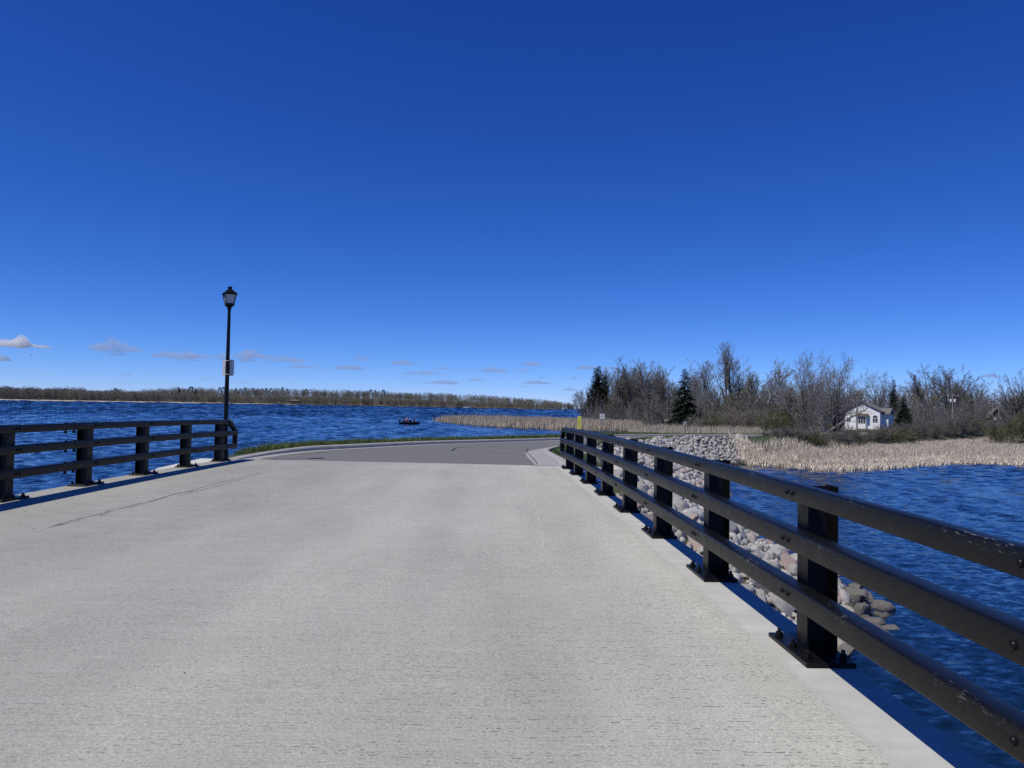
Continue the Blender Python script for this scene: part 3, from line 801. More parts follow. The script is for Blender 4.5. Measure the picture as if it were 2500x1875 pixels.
def rot3(a, b, c):
    return np.array(Matrix.Rotation(c, 3, 'Z') @ Matrix.Rotation(b, 3, 'Y') @ Matrix.Rotation(a, 3, 'X'))
V, Fc, At = [], [], []; n0 = 0
for (x, y, z, r, k, rot) in rest:
    v, f = random.choice(low)
    R_ = rot3(random.gauss(0, .7), random.gauss(0, .7), random.uniform(0, 6.28))
    p = (v*(r*1.28*np.array([1, random.uniform(.75, 1.1), random.uniform(.8, 1.2)])))@R_.T+np.array([x, y, z+r*.14])
    V.append(p); Fc.append(f+n0); n0 += len(v); At.append(np.full(len(v), {'rock_wet': -1.}.get(k, random.random())))
def mat_riprap():
    t = NT('riprap'); a = t.attr('rnd'); n = t.noise(t.co(), 3, 5, .65); g = t.noise(t.co(), 14, 4, .7)
    c = t.ramp(a, [(0., (.30, .295, .285)), (.3, (.47, .46, .445)), (.5, (.38, .35, .31)), (.66, (.44, .35, .325)), (.8, (.42, .415, .40)), (1., (.66, .65, .63))])
    c = t.mix(t.remap(n, .3, .7), t.mix(.4, c, (.15, .145, .14)), c)
    c = t.mix(t.remap(g, .3, .7), t.mix(.3, c, (.12, .12, .115)), c)
    c = t.mix(t.remap(a, -.1, -.4), c, (.085, .08, .07))
    t.base(c); t.set(Roughness=.9); t.bump(g, .02, .6); return t.m
me = np_mesh('riprap_rocks', np.vstack(V), np.vstack(Fc), mat_riprap(), {'rnd': np.concatenate(At)})
tag(link(bpy.data.objects.new('riprap_rocks', me)), 'pale broken rocks covering the causeway bank beyond the railing', 'rocks', kind='stuff')

# ------------------------------------------------------------------ blades: grass and reeds
def blades(name, X, Y, Z, H, W, lean, mat, label, cat, rnd=None, wind=(.25, .1)):
    n = len(X); a = rng.uniform(0, 2*np.pi, n); dx, dy = np.cos(a)*W/2, np.sin(a)*W/2
    lx = rng.normal(0, lean, n)*H+wind[0]*H*lean; ly = rng.normal(0, lean, n)*H+wind[1]*H*lean
    B = np.stack([X, Y, Z], -1)
    o = np.stack([dx, dy, np.zeros(n)], -1)
    m1 = B+np.stack([lx*.3, ly*.3, H*.55], -1); tp = B+np.stack([lx, ly, H*np.clip(1-.5*(np.abs(lx)+np.abs(ly))/np.maximum(H, .01), .5, 1)], -1)
    V = np.stack([B-o, B+o, m1-o*.8, m1+o*.8, tp], 1).reshape(-1, 3)
    b = np.arange(n)[:, None]*5
    Ff = np.concatenate([b+np.array([[0, 1, 3]]), b+np.array([[0, 3, 2]]), b+np.array([[2, 3, 4]])], 1).reshape(-1, 3)
    r = rng.random(n) if rnd is None else rnd
    me = np_mesh(name, V, Ff, mat, {'rnd': np.repeat(r, 5), 'hgt': np.tile([0, 0, .5, .5, 1.], n)})
    o_ = link(bpy.data.objects.new(name, me)); tag(o_, label, cat, kind='stuff'); return o_
def along(P, s0, s1, d0, d1, n):
    u = rng.uniform(s0, s1, n)*(len(P)-1); i = np.minimum(u.astype(int), len(P)-2); fr = u-i
    t = np.gradient(P[:, :2], axis=0); t /= np.linalg.norm(t, axis=1)[:, None]
    p = P[i]*(1-fr)[:, None]+P[i+1]*fr[:, None]; d = rng.uniform(d0, d1, n)
    return p[:, 0]-t[i, 1]*d, p[:, 1]+t[i, 0]*d
gxs, gys = along(LKk, .012, .30, .27, 1.75, 60000)
gx2, gy2 = along(LKk, .25, .75, .27, 1.6, 12000)
X = np.r_[gxs, gx2]; Y = np.r_[gys, gy2]; nn = mnoise
tuft = np.array([nn.noise((x*1.3, y*1.3, 0)) for x, y in zip(X, Y)])
H = np.clip(.17+.08*tuft+rng.exponential(.05, len(X)), .06, .42)
dry = (rng.random(len(X)) < .12)
blades('verge_grass', X, Y, terrain(X, Y)-.02, H, np.where(Y < 45, .012, .03), .45, M['grass'], 'green grass strip along the kerb on the lake side', 'grass')
rx, ry = along(resample(RK, 400), .002, .12, -1.55, -.27, 15000); r2x, r2y = along(resample(RK, 400), .10, .62, -1.3, -.27, 9000)
X = np.r_[rx, r2x]; Y = np.r_[ry, r2y]
H = np.clip(.16+rng.exponential(.06, len(X)), .05, .42)*np.where(Y < 33, 1.15, .7)
blades('grass_clump', X, Y, terrain(X, Y)-.02, H, np.where(Y < 45, .013, .035), .4, M['grass'], 'rough green grass behind the far end of the long railing', 'grass')
# reeds on the near right bank
def reeds(name, poly, n, hmin, hmax, wd, label, mat, hfun=None, lean=.16):
    P = np.array(poly); X = rng.uniform(P[:, 0].min(), P[:, 0].max(), n*3); Y = rng.uniform(P[:, 1].min(), P[:, 1].max(), n*3)
    k = inside(X, Y, P); X, Y = X[k][:n], Y[k][:n]
    d, _, _ = seg_dist(X, Y, ROADL); k = (d > 2.3) & ~inside(X, Y, ROADP); X, Y = X[k], Y[k]
    Z = np.maximum(terrain(X, Y), WZ-.25)
    den = np.array([mnoise.noise((x*.16, y*.16, 3))+.7*mnoise.noise((x*.6, y*.6, 8)) for x, y in zip(X, Y)]); kk = den > rng.uniform(-1.1, -.1, len(X)); X, Y, Z, den = X[kk], Y[kk], Z[kk], den[kk]
    H = rng.uniform(hmin, hmax, len(X))*(1+.25*den)
    if hfun is not None: H = H*hfun(X, Y)
    return blades(name, X, Y, Z-.05, H, wd*rng.uniform(.7, 1.4, len(X)), lean, mat, label, 'reeds')
front_line = [(26.2,76.5),(24.9,71.3),(28.8,65.9),(33,67.4),(40,72.2),(48,78.5),(56,77.8),(75,82.2),(110,87)]
reeds('reed_bed', front_line+[(135,142),(92,133),(75,119),(62,109),(52,101),(44,94),(38,89),(33,84),(29,80)], 165000, .8, 1.6, .036, 'pale dry reed bed along the water to the right', M['reed'], lambda X, Y: np.interp(X, [30, 44, 60], [.92, .66, .56]), .30)
edge_ = []
fl = np.array(front_line)
u = rng.uniform(0, len(fl)-1.001, 30000); i = u.astype(int); fr = (u-i)[:, None]; p = fl[i]*(1-fr)+fl[i+1]*fr
p = p+np.stack([rng.normal(0, .5, len(p)), rng.normal(.5, .8, len(p))], -1)
t_ = NT('bleached_reed_stems'); r_ = t_.attr('rnd'); t_.base(t_.mix(r_, (.58, .51, .41), (.80, .73, .62))); t_.set(Roughness=.8)
blades('reed_fringe', p[:, 0], p[:, 1], np.maximum(terrain(p[:, 0], p[:, 1]), WZ-.2)-.03, rng.uniform(.35, 1.05, len(p)), .05*rng.uniform(.6, 1.4, len(p)), .5, t_.m, 'bleached broken reed stems at the edge of the right bank', 'reeds')
reeds('cattail_spit', [(-17.5,237.5),(-9.5,213),(-2,191.5),(7.5,180),(19,170.5),(27.5,170.5),(34.5,174),(38,186),(36,196),(28,205),(20,222),(8,236),(-6,242)], 30000, 1.5, 2.5, .085, 'spit of tall dry cattails reaching into the lake', M['reed_far'])
reeds('cattail_stand', [(26.5,143),(24,131),(26.5,118),(33.5,109),(46,112),(60,127),(58,138),(50,150),(40,158),(31,157)], 20000, 1.2, 2.3, .065, 'stand of dry cattails beyond the road beside the dark spruce', M['reed_far'])
wx = np.interp(rng.random(5000), [0, 1], [-182, -101]); wy = 281+rng.normal(0, 1.2, 5000)+(wx+140)*.01
t_ = NT('floating_weed'); t_.base((.03, .04, .03))
blades('weed_line', wx, wy, np.full(5000, WZ-.05), rng.uniform(.1, .45, 5000)*np.clip((wx+190)/50, .2, 1)*np.clip((-98-wx)/15, .1, 1), .25*np.ones(5000), .6, t_.m, 'thin dark line of weeds in the lake behind the left railing', 'weeds')
# scattered grit on the deck by the lake-side railing
V, Fc, At = [], [], []; n0 = 0
for i in range(150):
    x = rng.uniform(-6.6, -4.8) if i < 120 else rng.uniform(-4, 1.8); y = rng.uniform(7.5, 13) if i < 120 else rng.uniform(3.5, 16)
    v, f = random.choice(low); s_ = rng.choice((.008, .012, .018, .026), p=(.45, .3, .18, .07))
    V.append(v*s_*np.array([1, 1, .7])+np.array([x, y, float(zdeck(x, y))+s_*.2])); Fc.append(f+n0); n0 += len(v)
tag(link(bpy.data.objects.new('grit', np_mesh('grit', np.vstack(V), np.vstack(Fc), M['rock_wet']))), 'dark grit scattered on the concrete deck', 'grit', kind='stuff')

V, Fc = [], []; n0 = 0
gx3, gy3 = along(LKs, .0, .16, -.42, -.02, 420)
for x, y in zip(gx3, gy3):
    v, f = random.choice(low); s_ = rng.choice((.010, .016, .024, .04), p=(.4, .33, .2, .07))
    V.append(v*s_*np.array([1, 1, .6])+np.array([x, y, asphalt_z(x, y)+.006])); Fc.append(f+n0); n0 += len(v)
tag(link(bpy.data.objects.new('gutter_debris', np_mesh('gutter_debris', np.vstack(V), np.vstack(Fc), simple('dry_debris', (.13, .115, .095), .9, .4, 20)))), 'dry brown debris lying in the gutter along the kerb', 'debris', kind='stuff')

# ------------------------------------------------------------------ trees
def seg_mesh(name, S, mat, sides=3):
    """S rows: x0 y0 z0 x1 y1 z1 r0 r1"""
    S = np.asarray(S, float); a, b = S[:, :3], S[:, 3:6]; d = b-a; L = np.linalg.norm(d, axis=1, keepdims=True); d = d/np.maximum(L, 1e-6)
    ref = np.where(np.abs(d[:, 2:3]) > .9, np.array([[1., 0, 0]]), np.array([[0, 0, 1.]]))
    u = np.cross(d, ref); u /= np.linalg.norm(u, axis=1, keepdims=True); v = np.cross(d, u)
    n = len(S); V = np.zeros((n, 2*sides, 3))
    for k in range(sides):
        an = 2*np.pi*k/sides; o = u*np.cos(an)+v*np.sin(an)
        V[:, k] = a+o*S[:, 6:7]; V[:, sides+k] = b+o*S[:, 7:8]
    base = np.arange(n)[:, None]*2*sides; F_ = []
    for k in range(sides):
        k2 = (k+1) % sides; F_.append(base+np.array([[k, k2, sides+k2, sides+k]]))
    return np_mesh(name, V.reshape(-1, 3), np.concatenate(F_, 1).reshape(-1, 4), mat)
def grow(seed, kind):
    """a bare tree about one unit tall: returns thick and thin segments"""
    r = random.Random(seed); thick, thin = [], []
    P = {'oak': dict(trunk=.28, nl=11, ang=(30, 72), ll=(.42, .62), up=.08, n2=10, n3=8, n4=5, tr=.020),
         'tall': dict(trunk=.62, nl=24, ang=(24, 50), ll=(.24, .42), up=.16, n2=8, n3=6, n4=4, tr=.013),
         'airy': dict(trunk=.56, nl=15, ang=(12, 36), ll=(.34, .50), up=.12, n2=7, n3=6, n4=3, tr=.013),
         'slim': dict(trunk=.74, nl=24, ang=(30, 62), ll=(.17, .30), up=.10, n2=7, n3=6, n4=4, tr=.011),
         'fan': dict(trunk=.06, nl=17, ang=(4, 46), ll=(.66, .95), up=.05, n2=11, n3=7, n4=4, tr=.016),
         'brush': dict(trunk=.02, nl=30, ang=(5, 64), ll=(.50, .95), up=.05, n2=9, n3=6, n4=3, tr=.010)}[kind]
    def bend(d, amt, up):
        d = d+Vector((r.gauss(0, amt), r.gauss(0, amt), r.gauss(0, amt)+up)); return d.normalized()
    def limb(p, d, L, rad, lev, n, up, wob):
        pts = [(p, rad)]; q = p.copy(); 
        for i in range(n):
            d = bend(d, wob, up); q2 = q+d*(L/n); r2 = rad*(1-(i+1)/n*.82)
            (thick if lev <= 1 else thin).append((*q, *q2, pts[-1][1], r2)); pts.append((q2, r2)); q = q2
        return pts
    def side(d, ang):
        o = d.orthogonal().normalized(); o.rotate(Matrix.Rotation(r.uniform(0, 6.283), 3, d)); a = math.radians(ang)
        return (d*math.cos(a)+o*math.sin(a)).normalized()
    def kids(pts, n, L, lev, ang=(25, 55), lo=.25):
        for k in range(n):
            u = lo+(1-lo)*(k+r.random())/n; f = u*(len(pts)-1); i = min(int(f), len(pts)-2); f -= i
            p = pts[i][0].lerp(pts[i+1][0], f); rad = pts[i][1]*(1-f)+pts[i+1][1]*f
            d = (pts[i+1][0]-pts[i][0]).normalized(); d2 = side(d, r.uniform(*ang)); d2.z += P['up']*1.2; d2.normalize()
            LL = L*r.uniform(.6, 1.1)*(1-.45*u)
            if lev == 2:
                q = limb(p, d2, LL, max(rad*.55, .0016), 2, 4, P['up']*.5, .13); kids(q, P['n3'], LL*.5, 3)
            elif lev == 3:
                q = limb(p, d2, LL, max(rad*.6, .0012), 3, 2, P['up']*.4, .15)
                if P['n4']: kids(q, P['n4'], LL*.55, 4)
            else:
                limb(p, d2, LL, max(rad*.6, .0009), 4, 1, .1, .15)
    T = limb(Vector((0, 0, -.02)), Vector((r.gauss(0, .03), r.gauss(0, .03), 1)), P['trunk']+.02, P['tr'], 0, 6, .05, .05)
    # the limb taper is steep: give the trunk back its girth
    for j in range(len(T)): T[j] = (T[j][0], P['tr']*(1-.45*j/(len(T)-1)))
    thick.clear()
    for j in range(len(T)-1): thick.append((*T[j][0], *T[j+1][0], T[j][1], T[j+1][1]))
    for k in range(P['nl']):
        lo = .28 if kind in ('tall', 'slim', 'airy') else (.75 if kind == 'oak' else .0)
        u = lo+(1-lo)*(k+.5)/P['nl']; f = u*(len(T)-1); i = min(int(f), len(T)-2)
        p = T[i][0].lerp(T[i+1][0], f-i); d = (T[i+1][0]-T[i][0]).normalized()
        o = Vector((math.cos(k*2.4+seed), math.sin(k*2.4+seed), 0)); a = math.radians(r.uniform(*P['ang']))
        if kind in ('tall', 'slim', 'airy'): a *= 1.15-.75*max(0, u-.5)*2
        if k == P['nl']-1 and kind in ('oak', 'tall', 'slim', 'airy'): a *= .2
        d2 = (d*math.cos(a)+o*math.sin(a)).normalized(); L = r.uniform(*P['ll'])
        if kind in ('tall', 'slim', 'airy'): L *= (1.15-.35*u)
        q = limb(p, d2, L, P['tr']*(.62 if kind != 'brush' else .8)*r.uniform(.7, 1)*(1-.35*u if kind in ('tall', 'slim', 'airy') else 1), 1, 6, P['up'], .10)
        kids(q, P['n2'], L*.52, 2)
    S = np.array(thick+thin); top_ = S[:, 5].max(); 
    thick = np.array(thick)/top_; thin = np.array(thin)/top_
    thin[:, 6:8] = np.maximum(thin[:, 6:8], .00085 if kind != 'brush' else .0024)
    return thick, thin
TREE = {}
for kind, seeds in (('oak', (11, 12, 13, 14)), ('tall', (21, 22, 23, 24)), ('slim', (31, 32, 33, 34)), ('airy', (61, 62, 63, 64)), ('fan', (43, 46)), ('brush', (51, 52, 53, 54))):
    TREE[kind] = [grow(s, kind) for s in seeds]
MESHC = {}
def tree_meshes(kind, var, bark, twig):
    key = (kind, var % len(TREE[kind]), bark, twig)
    if key not in MESHC:
        a, b = TREE[kind][key[1]]
        MESHC[key] = (seg_mesh('trunk', a, M[bark], 6 if kind != 'brush' else 4), seg_mesh('crown', b, M[twig], 3))
    return MESHC[key]
def bare_tree(px, ytop, Y, kind, var, label, twig='twig', bark='bark', name='bare_tree', cat='tree', group=None, wide=1., base=None, lean=(0, 0)):
    q = at(px, ytop, Y); zb = hz(q.x, Y) if base is None else base
    zb = max(zb, WZ-.1); H = q.z-zb
    a, b = tree_meshes(kind, var, bark, twig)
    root = thing(name, label, cat, (q.x, Y, zb-.05), rng.uniform(0, 6.28), group)
    root.scale = (H*wide, H*wide, H); root.rotation_euler[0] = lean[0]; root.rotation_euler[1] = lean[1]
    link(bpy.data.objects.new('trunk', a), root); link(bpy.data.objects.new('crown', b), root)
    return root
def conifer_mesh(seed, slim):
    r = random.Random(seed); V, F_ = [], []
    S = [(0, 0, -.02, 0, 0, .96, .016, .002)]
    lv = 46
    for i in range(lv):
        z = .05+.93*(i/lv)**.95; R = slim*(1-z)**.80*(1+.13*r.uniform(-1, 1))+.018
        nb = max(9, int(13*(1-z)+6))
        for k in range(nb):
            a = r.uniform(0, 6.283); L = R*r.uniform(.7, 1.12); dr = -L*r.uniform(.10, .38)+(.25*L if z > .8 else 0)
            ex, ey = math.cos(a), math.sin(a)
            S.append((0, 0, z, ex*L*.9, ey*L*.9, z+dr*.8, .0022, .0007))
            ns = max(9, int(34*L/slim))
            for j in range(ns):                       # short needle sprays hanging along the bough
                u = r.uniform(.15, 1.05); cx_, cy_, cz_ = ex*L*u, ey*L*u, z+dr*u**1.3
                wd = L*.22*(1.15-u*.6)+.010; sa = a+r.gauss(0, .8); sx, sy = math.cos(sa)*wd*1.4, math.sin(sa)*wd*1.4
                qx, qy = -math.sin(sa)*wd*.28, math.cos(sa)*wd*.28; dz_ = -wd*r.uniform(-.1, .9)
                n = len(V); V += [(cx_-qx, cy_-qy, cz_), (cx_+qx, cy_+qy, cz_+r.uniform(-.2, .2)*wd), (cx_+sx, cy_+sy, cz_+dz_)]; F_.append((n, n+1, n+2))
    return S, V, F_
CON = {}
def conifer(px, ytop, Y, seed, slim, label, mat='needle', group=None, name='spruce_tree'):
    q = at(px, ytop, Y); zb = hz(q.x, Y); H = q.z-zb; key = (seed, slim, mat)
    if key not in CON:
        S, V, F_ = conifer_mesh(seed, slim); CON[key] = (seg_mesh('trunk', S, M['bark'], 4), np_mesh('crown', V, F_, M[mat]))
    a, b = CON[key]
    root = thing(name, label, 'tree', (q.x, Y, zb-.05), rng.uniform(0, 6.28), group); root.scale = (H, H, H)
    link(bpy.data.objects.new('trunk', a), root); link(bpy.data.objects.new('crown', b), root)

# ---- the wood on the far bank, tree by tree
for px, yt, Y, sl in ((1455, 893, 226, .105), (1463, 888, 229, .10), (1477, 911, 224, .11)):
    conifer(px, yt, Y, 3, .19, 'dark narrow conifer in the cluster of pointed tops at the lake end of the wood', 'needle_dark', 'dark conifers at the lake end of the wood', 'conifer')
conifer(1437, 955, 220, 5, .26, 'low broad dark conifer lowest at the lake end of the wood', 'needle_dark', None, 'conifer')
for px, yt, Y in ((1526, 896, 243), (1549, 893, 246), (1562, 902, 244), (1507, 925, 238)):
    conifer(px, yt, Y, 5, .2, 'dark green conifer half hidden behind the tall bare trunks of the wood', 'needle', 'half hidden conifers inside the wood', 'conifer')
conifer(1672, 894, 158, 7, .23, 'dense dark green spruce standing alone in front of the bare wood', 'needle', None)
conifer(2182, 923, 214, 3, .12, 'thin spire-like spruce standing behind the white house', 'needle_dark', None)
conifer(2207, 963, 188, 7, .27, 'broad green spruce to the right of the white house', 'needle', None)
conifer(1932, 944, 190, 5, .3, 'dark spruce buried in the brush left of the spreading trees', 'needle_dark', None)
named = [
 (1770, 829, 215, 'airy', 0, 'tallest bare tree rising above the wood, left of its twin', .95),
 (1796, 836, 217, 'airy', 3, 'right-hand twin of the tallest bare tree above the wood', .95),
 (1512, 873, 228, 'airy', 2, 'bare tall tree just right of the pointed dark conifers', 1.2),
 (1546, 868, 226, 'airy', 3, 'bare tall tree, highest crown over the left part of the wood', 1.2),
 (1578, 872, 224, 'airy', 1, 'bare tall tree at the right of the left group of high crowns', 1.25),
 (1700, 872, 204, 'airy', 2, 'bare tree rising directly right of the dark lone spruce', 1.2),
 (1722, 877, 206, 'airy', 0, 'second bare tree to the right of the dark lone spruce', 1.25),
 (1893, 872, 190, 'slim', 1, 'slender bare tree with a pointed top left of the spreading fan trees', 1.4),
 (1962, 848, 122, 'fan', 0, 'spreading bare tree with ascending limbs, taller left one of the pair by the water', .72),
 (2040, 856, 124, 'fan', 1, 'broad fan-shaped bare tree between the water and the white house', .95),
 (2145, 902, 228, 'oak', 0, 'round-headed bare oak behind the white house roof', .9),
 (2266, 884, 226, 'oak', 1, 'large broad bare oak in the middle of the right-hand wood', 1.1),
 (2318, 887, 230, 'oak', 2, 'bare oak with long reaching arms right of the large broad oak', 1.1),
 (2374, 920, 222, 'oak', 3, 'lower bare oak sloping down to the gap in the right-hand wood', 1.1),
 (2482, 897, 196, 'oak', 0, 'big dark bare oak at the right edge of the picture', 1.15),
]
for px, yt, Y, k, v, lab, wd in named:
    bare_tree(px, yt, Y, k, v, lab, 'twig_dark' if k == 'oak' else 'twig', 'bark_pale' if px in (1893,) else 'bark', wide=wd)
for px, yt, Y, v, lab in ((1626, 884, 236, 2, 'pale budding tree left of the lone spruce, taller one'), (1606, 900, 232, 3, 'pale budding tree left of the lone spruce, shorter one'), (1840, 898, 208, 0, 'pale budding tree right of the tall twin trees')):
    bare_tree(px, yt, Y, 'tall', v, lab, 'twig_bud', 'bark', 'budding_tree', wide=1.3)
FIL = 'bare grey tree among the crowded trunks of the wood on the far bank'
k_ = 0
def filler(px, yt, Y, kinds=('tall', 'slim', 'oak'), wide=1.35, twig=None):
    global k_; k_ += 1
    kd = kinds[k_ % len(kinds)]
    tw = twig or ('twig', 'twig', 'twig_dark', 'twig_bud')[k_ % 4]
    bare_tree(px+rng.normal(0, 4), yt+abs(rng.normal(0, 15))-6, Y, kd, k_, FIL if tw != 'twig_bud' else 'bare budding tree among the grey trunks of the wood on the far bank', tw, 'bark', 'bare_tree' if tw != 'twig_bud' else 'budding_tree', 'tree', 'grey trees filling the wood' if tw != 'twig_bud' else 'budding trees filling the wood', wide*(.8 if kd == 'oak' else 1))
for px in range(1446, 1600, 13): filler(px, 898 if px > 1480 else 935, 236+rng.normal(0, 6), ('tall', 'slim'))
for px in range(1432, 1600, 27): filler(px, 950, 214+rng.normal(0, 4), ('slim', 'tall'))
for px in range(1596, 1900, 27): filler(px, 915, 232+rng.normal(0, 6), ('tall', 'slim', 'oak'))
for px in range(1690, 1930, 34): filler(px, 945, 196+rng.normal(0, 6), ('slim', 'oak', 'tall'))
for px in range(1590, 1700, 22): filler(px, 938, 205+rng.normal(0, 3), ('slim', 'tall'))
for px in [*range(1900, 2560, 27), *range(2560, 2900, 40)]: filler(px, np.interp(px, [1900, 2100, 2200, 2300, 2400, 2440, 2560], [915, 938, 940, 915, 950, 955, 930]), 262+rng.normal(0, 10), ('oak', 'tall', 'oak'), 1.4)
for px in range(2230, 2560, 33): filler(px, 955, 215+rng.normal(0, 6), ('oak', 'slim'), 1.4)
for px in range(1930, 2060, 30): filler(px, 950, 205+rng.normal(0, 4), ('slim', 'oak'), 1.3)
# birches, leaning trees
bare_tree(2013, 955, 107, 'slim', 2, 'white-barked birch between the dark leaning stem and the brush', 'twig', 'bark_pale', 'birch_tree', wide=1.5)
bare_tree(1875, 900, 178, 'slim', 3, 'bare tree with white limbs left of the spreading pair', 'twig', 'bark_pale', 'birch_tree', wide=1.7)
bare_tree(2366, 965, 172, 'slim', 0, 'thin white birch leaning right between the poles', 'twig', 'bark_pale', 'birch_tree', wide=.9, lean=(0, .22))
bare_tree(2392, 985, 176, 'slim', 1, 'short pale birch leaning beside the thin white one', 'twig', 'bark_pale', 'birch_tree', wide=.9, lean=(.1, .2))
bare_tree(1702, 930, 170, 'fan', 1, 'pale-stemmed thicket tree at the foot of the lone spruce', 'twig', 'bark_pale', 'willow_tree', wide=.8)
def stem_tree(name, label, pts, r0, r1, mat, Y, twigs=14, seed=1, cat='tree'):
    P = np.array([tuple(at(px, py, Y+dy)) for px, py, dy in pts]); P = resample(P, 26); rr_ = np.linspace(r0, r1, 26)
    root = thing(name, label, cat, tuple(P[0]))
    m = MB(); m.tube(P-P[0], list(rr_), 7); m.build('trunk', M[mat], root, 50)
    r = random.Random(seed); S = []
    for _ in range(twigs):
        i = r.randint(9, 24); p = Vector(P[i]-P[0]); d = Vector((r.gauss(0, .6), r.gauss(0, .5), r.uniform(.2, 1))).normalized(); L = r.uniform(.6, 2.); ra = rr_[i]*.4
        for _k in range(4):
            d = (d+Vector((r.gauss(0, .2), r.gauss(0, .2), .1))).normalized(); q = p+d*L/4; S.append((*p, *q, ra, ra*.7)); ra *= .7
            for _j in range(3):
                e = (d+Vector((r.gauss(0, .6), r.gauss(0, .6), .2))).normalized(); q2 = q+e*L*.3; S.append((*q, *q2, .012, .006))
            p = q
    if S: link(bpy.data.objects.new('crown', seg_mesh('crown', S, M['twig_dark'])), root)
    return root
stem_tree('leaning_tree', 'dark leaning stem reaching diagonally up across the white house', [(1985,1092,0),(1996,1075,0),(2016,1058,0),(2046,1038,.5),(2074,1021,1),(2098,1009,1),(2116,998,1.5),(2131,984,1.5)], .24, .05, 'twig_dark', 106, 10, 3)
stem_tree('dark_stem', 'dark crooked upright stem at the foot of the spreading pair', [(1988,1088,0),(1982,1068,0),(1980,1050,0),(1988,1035,0),(1984,1012,0)], .24, .07, 'twig_dark', 105, 22, 4)
stem_tree('dark_stem', 'dark forked stem leaning left among the brush by the reeds', [(1968,1086,0),(1974,1068,0),(1966,1052,0),(1950,1040,0),(1944,1020,0)], .2, .05, 'twig_dark', 103, 18, 5)
stem_tree('snag', 'black crooked snag standing up out of the reeds', [(1871,1086,0),(1877,1074,0),(1881,1062,0),(1889,1048,0)], .20, .04, 'twig_dark', 97, 6, 6, 'snag')
stem_tree('bent_branch', 'bleached dead branch bent in an arch over the reeds', [(2050,1082,0),(2058,1075,0),(2072,1072,0),(2086,1074,0),(2098,1081,0),(2106,1092,0)], .10, .08, 'bark_pale', 99, 0, 7, 'branch')
stem_tree('fallen_log', 'white fallen log lying in the brush left of the spreading pair', [(1934,1054,0),(1945,1055,0),(1958,1052,0),(1972,1056,0)], .12, .07, 'bark_pale', 118, 3, 8, 'log')
# bushes
BGR = 'leafless grey-brown bush in the thicket behind the dry reeds'
GGR = 'greening olive bush in the thicket behind the dry reeds'
j = 0
for px in range(1700, 2560, 14):
    for row in (0, 1, 2):
        j += 1
        if px < 1860:
            Y = (150, 160, 172)[row]+rng.normal(0, 3); yt = (1008, 990, 975)[row]+rng.normal(0, 6)
        else:
            tr = ray(px, 1050); tr = tr[0]/tr[1]; rY = float(np.interp(tr, RKs[60:, 0]/RKs[60:, 1], RKs[60:, 1]))
            Y = rY-(2.2, 4.6, 7.2)[row]+rng.normal(0, .6) if j % 4 else rY+25+rng.normal(0, 2); yt = np.interp(px, [1860, 1960, 2060, 2150, 2250, 2330, 2420, 2560], [1052, 1040, 1058, 1040, 1030, 1018, 1022, 1010])+(14, 2, -10)[row]+rng.normal(0, 6)
            if 2000 < px < 2175: yt = max(yt, 1046+rng.normal(0, 4))
        x = px+rng.normal(0, 5)
        gr = (j % 7 == 3)
        bare_tree(x, yt, Y, 'brush', j, GGR if gr else BGR, 'brush_green' if gr else ('twig_dark' if j % 3 == 0 else 'brush'), 'bark', 'bush', 'bush', 'greening bushes in the thicket' if gr else 'bare bushes in the thicket', 1.05)
for px, yt, Y, wd, lab in ((1893, 982, 128, 1.2, 'olive greening bush left of the spreading pair of trees'), (2182, 1034, 104, 1.5, 'round green bush in front of the right end of the white house'), (2492, 988, 112, 1.0, 'tall green bush at the right edge of the picture'), (2438, 1030, 112, 1.1, 'low green bush below the dark cabin'), (2075, 1030, 97, 1.3, 'grey brush standing before the left end of the white house'), (2148, 1032, 103, 1.2, 'small grey bush before the arched window of the white house'), (1925, 975, 134, 1.1, 'taller olive bush beside the spreading pair of trees')):
    for q in range(1):
        bare_tree(px, yt, Y, 'brush', int(px), lab, 'brush' if 'grey' in lab else 'brush_green', 'bark', 'bush', 'bush', None, wd)
# undergrowth inside the wood
n = 34000
ux = rng.uniform(1428, 2560, n); uY = np.where(ux < 1900, rng.uniform(206, 262, n), rng.uniform(205, 275, n))
uX = np.array([at(p, 1000, y).x for p, y in zip(ux, uY)]); uz = np.maximum(terrain(uX, uY), WZ); uh = rng.gamma(3, 1.05, n)
ua, ub = rng.normal(0, .3, n), rng.normal(0, .3, n)
S = np.stack([uX, uY, uz-.05, uX+ua*uh, uY+ub*uh, uz+uh, np.full(n, .055), np.full(n, .02)], -1)
o = link(bpy.data.objects.new('undergrowth', seg_mesh('undergrowth', S, M['twig']))); tag(o, 'dim tangled undergrowth between the trunks of the wood', 'undergrowth', kind='stuff')

# ------------------------------------------------------------------ far shore
FSH = [(-260, 978, 950, 944), (-60, 977, 1000, 945), (0, 977, 1000, 945), (80, 978, 1050, 948), (177, 979, 1100, 944), (253, 980, 1150, 954), (285, 981, 1180, 945), (316, 981.5, 1200, 956), (357, 982, 1220, 950), (437, 983, 1280, 945), (519, 984, 1350, 947), (600, 985, 1400, 946), (700, 986.5, 1480, 948), (802, 988.5, 1550, 950), (917, 991, 1600, 953), (1000, 992, 1650, 958), (1073, 994, 1680, 959), (1141, 996, 1700, 962), (1209, 997.5, 1720, 966), (1276, 998.5, 1750, 970), (1344, 999.5, 1780, 975), (1388, 1000, 1800, 983), (1412, 1000.5, 1820, 995)]
fp = np.array([f[0] for f in FSH], float); fY = np.array([f[2] for f in FSH], float); fT = np.array([f[3] for f in FSH], float)
def fshore(px): return float(np.interp(px, fp, fY)), float(np.interp(px, fp, fT))
V, F_ = [], []; cols = np.arange(-260, 1416, 12)
prof = (0, 12, 60, 130, 260, 420)
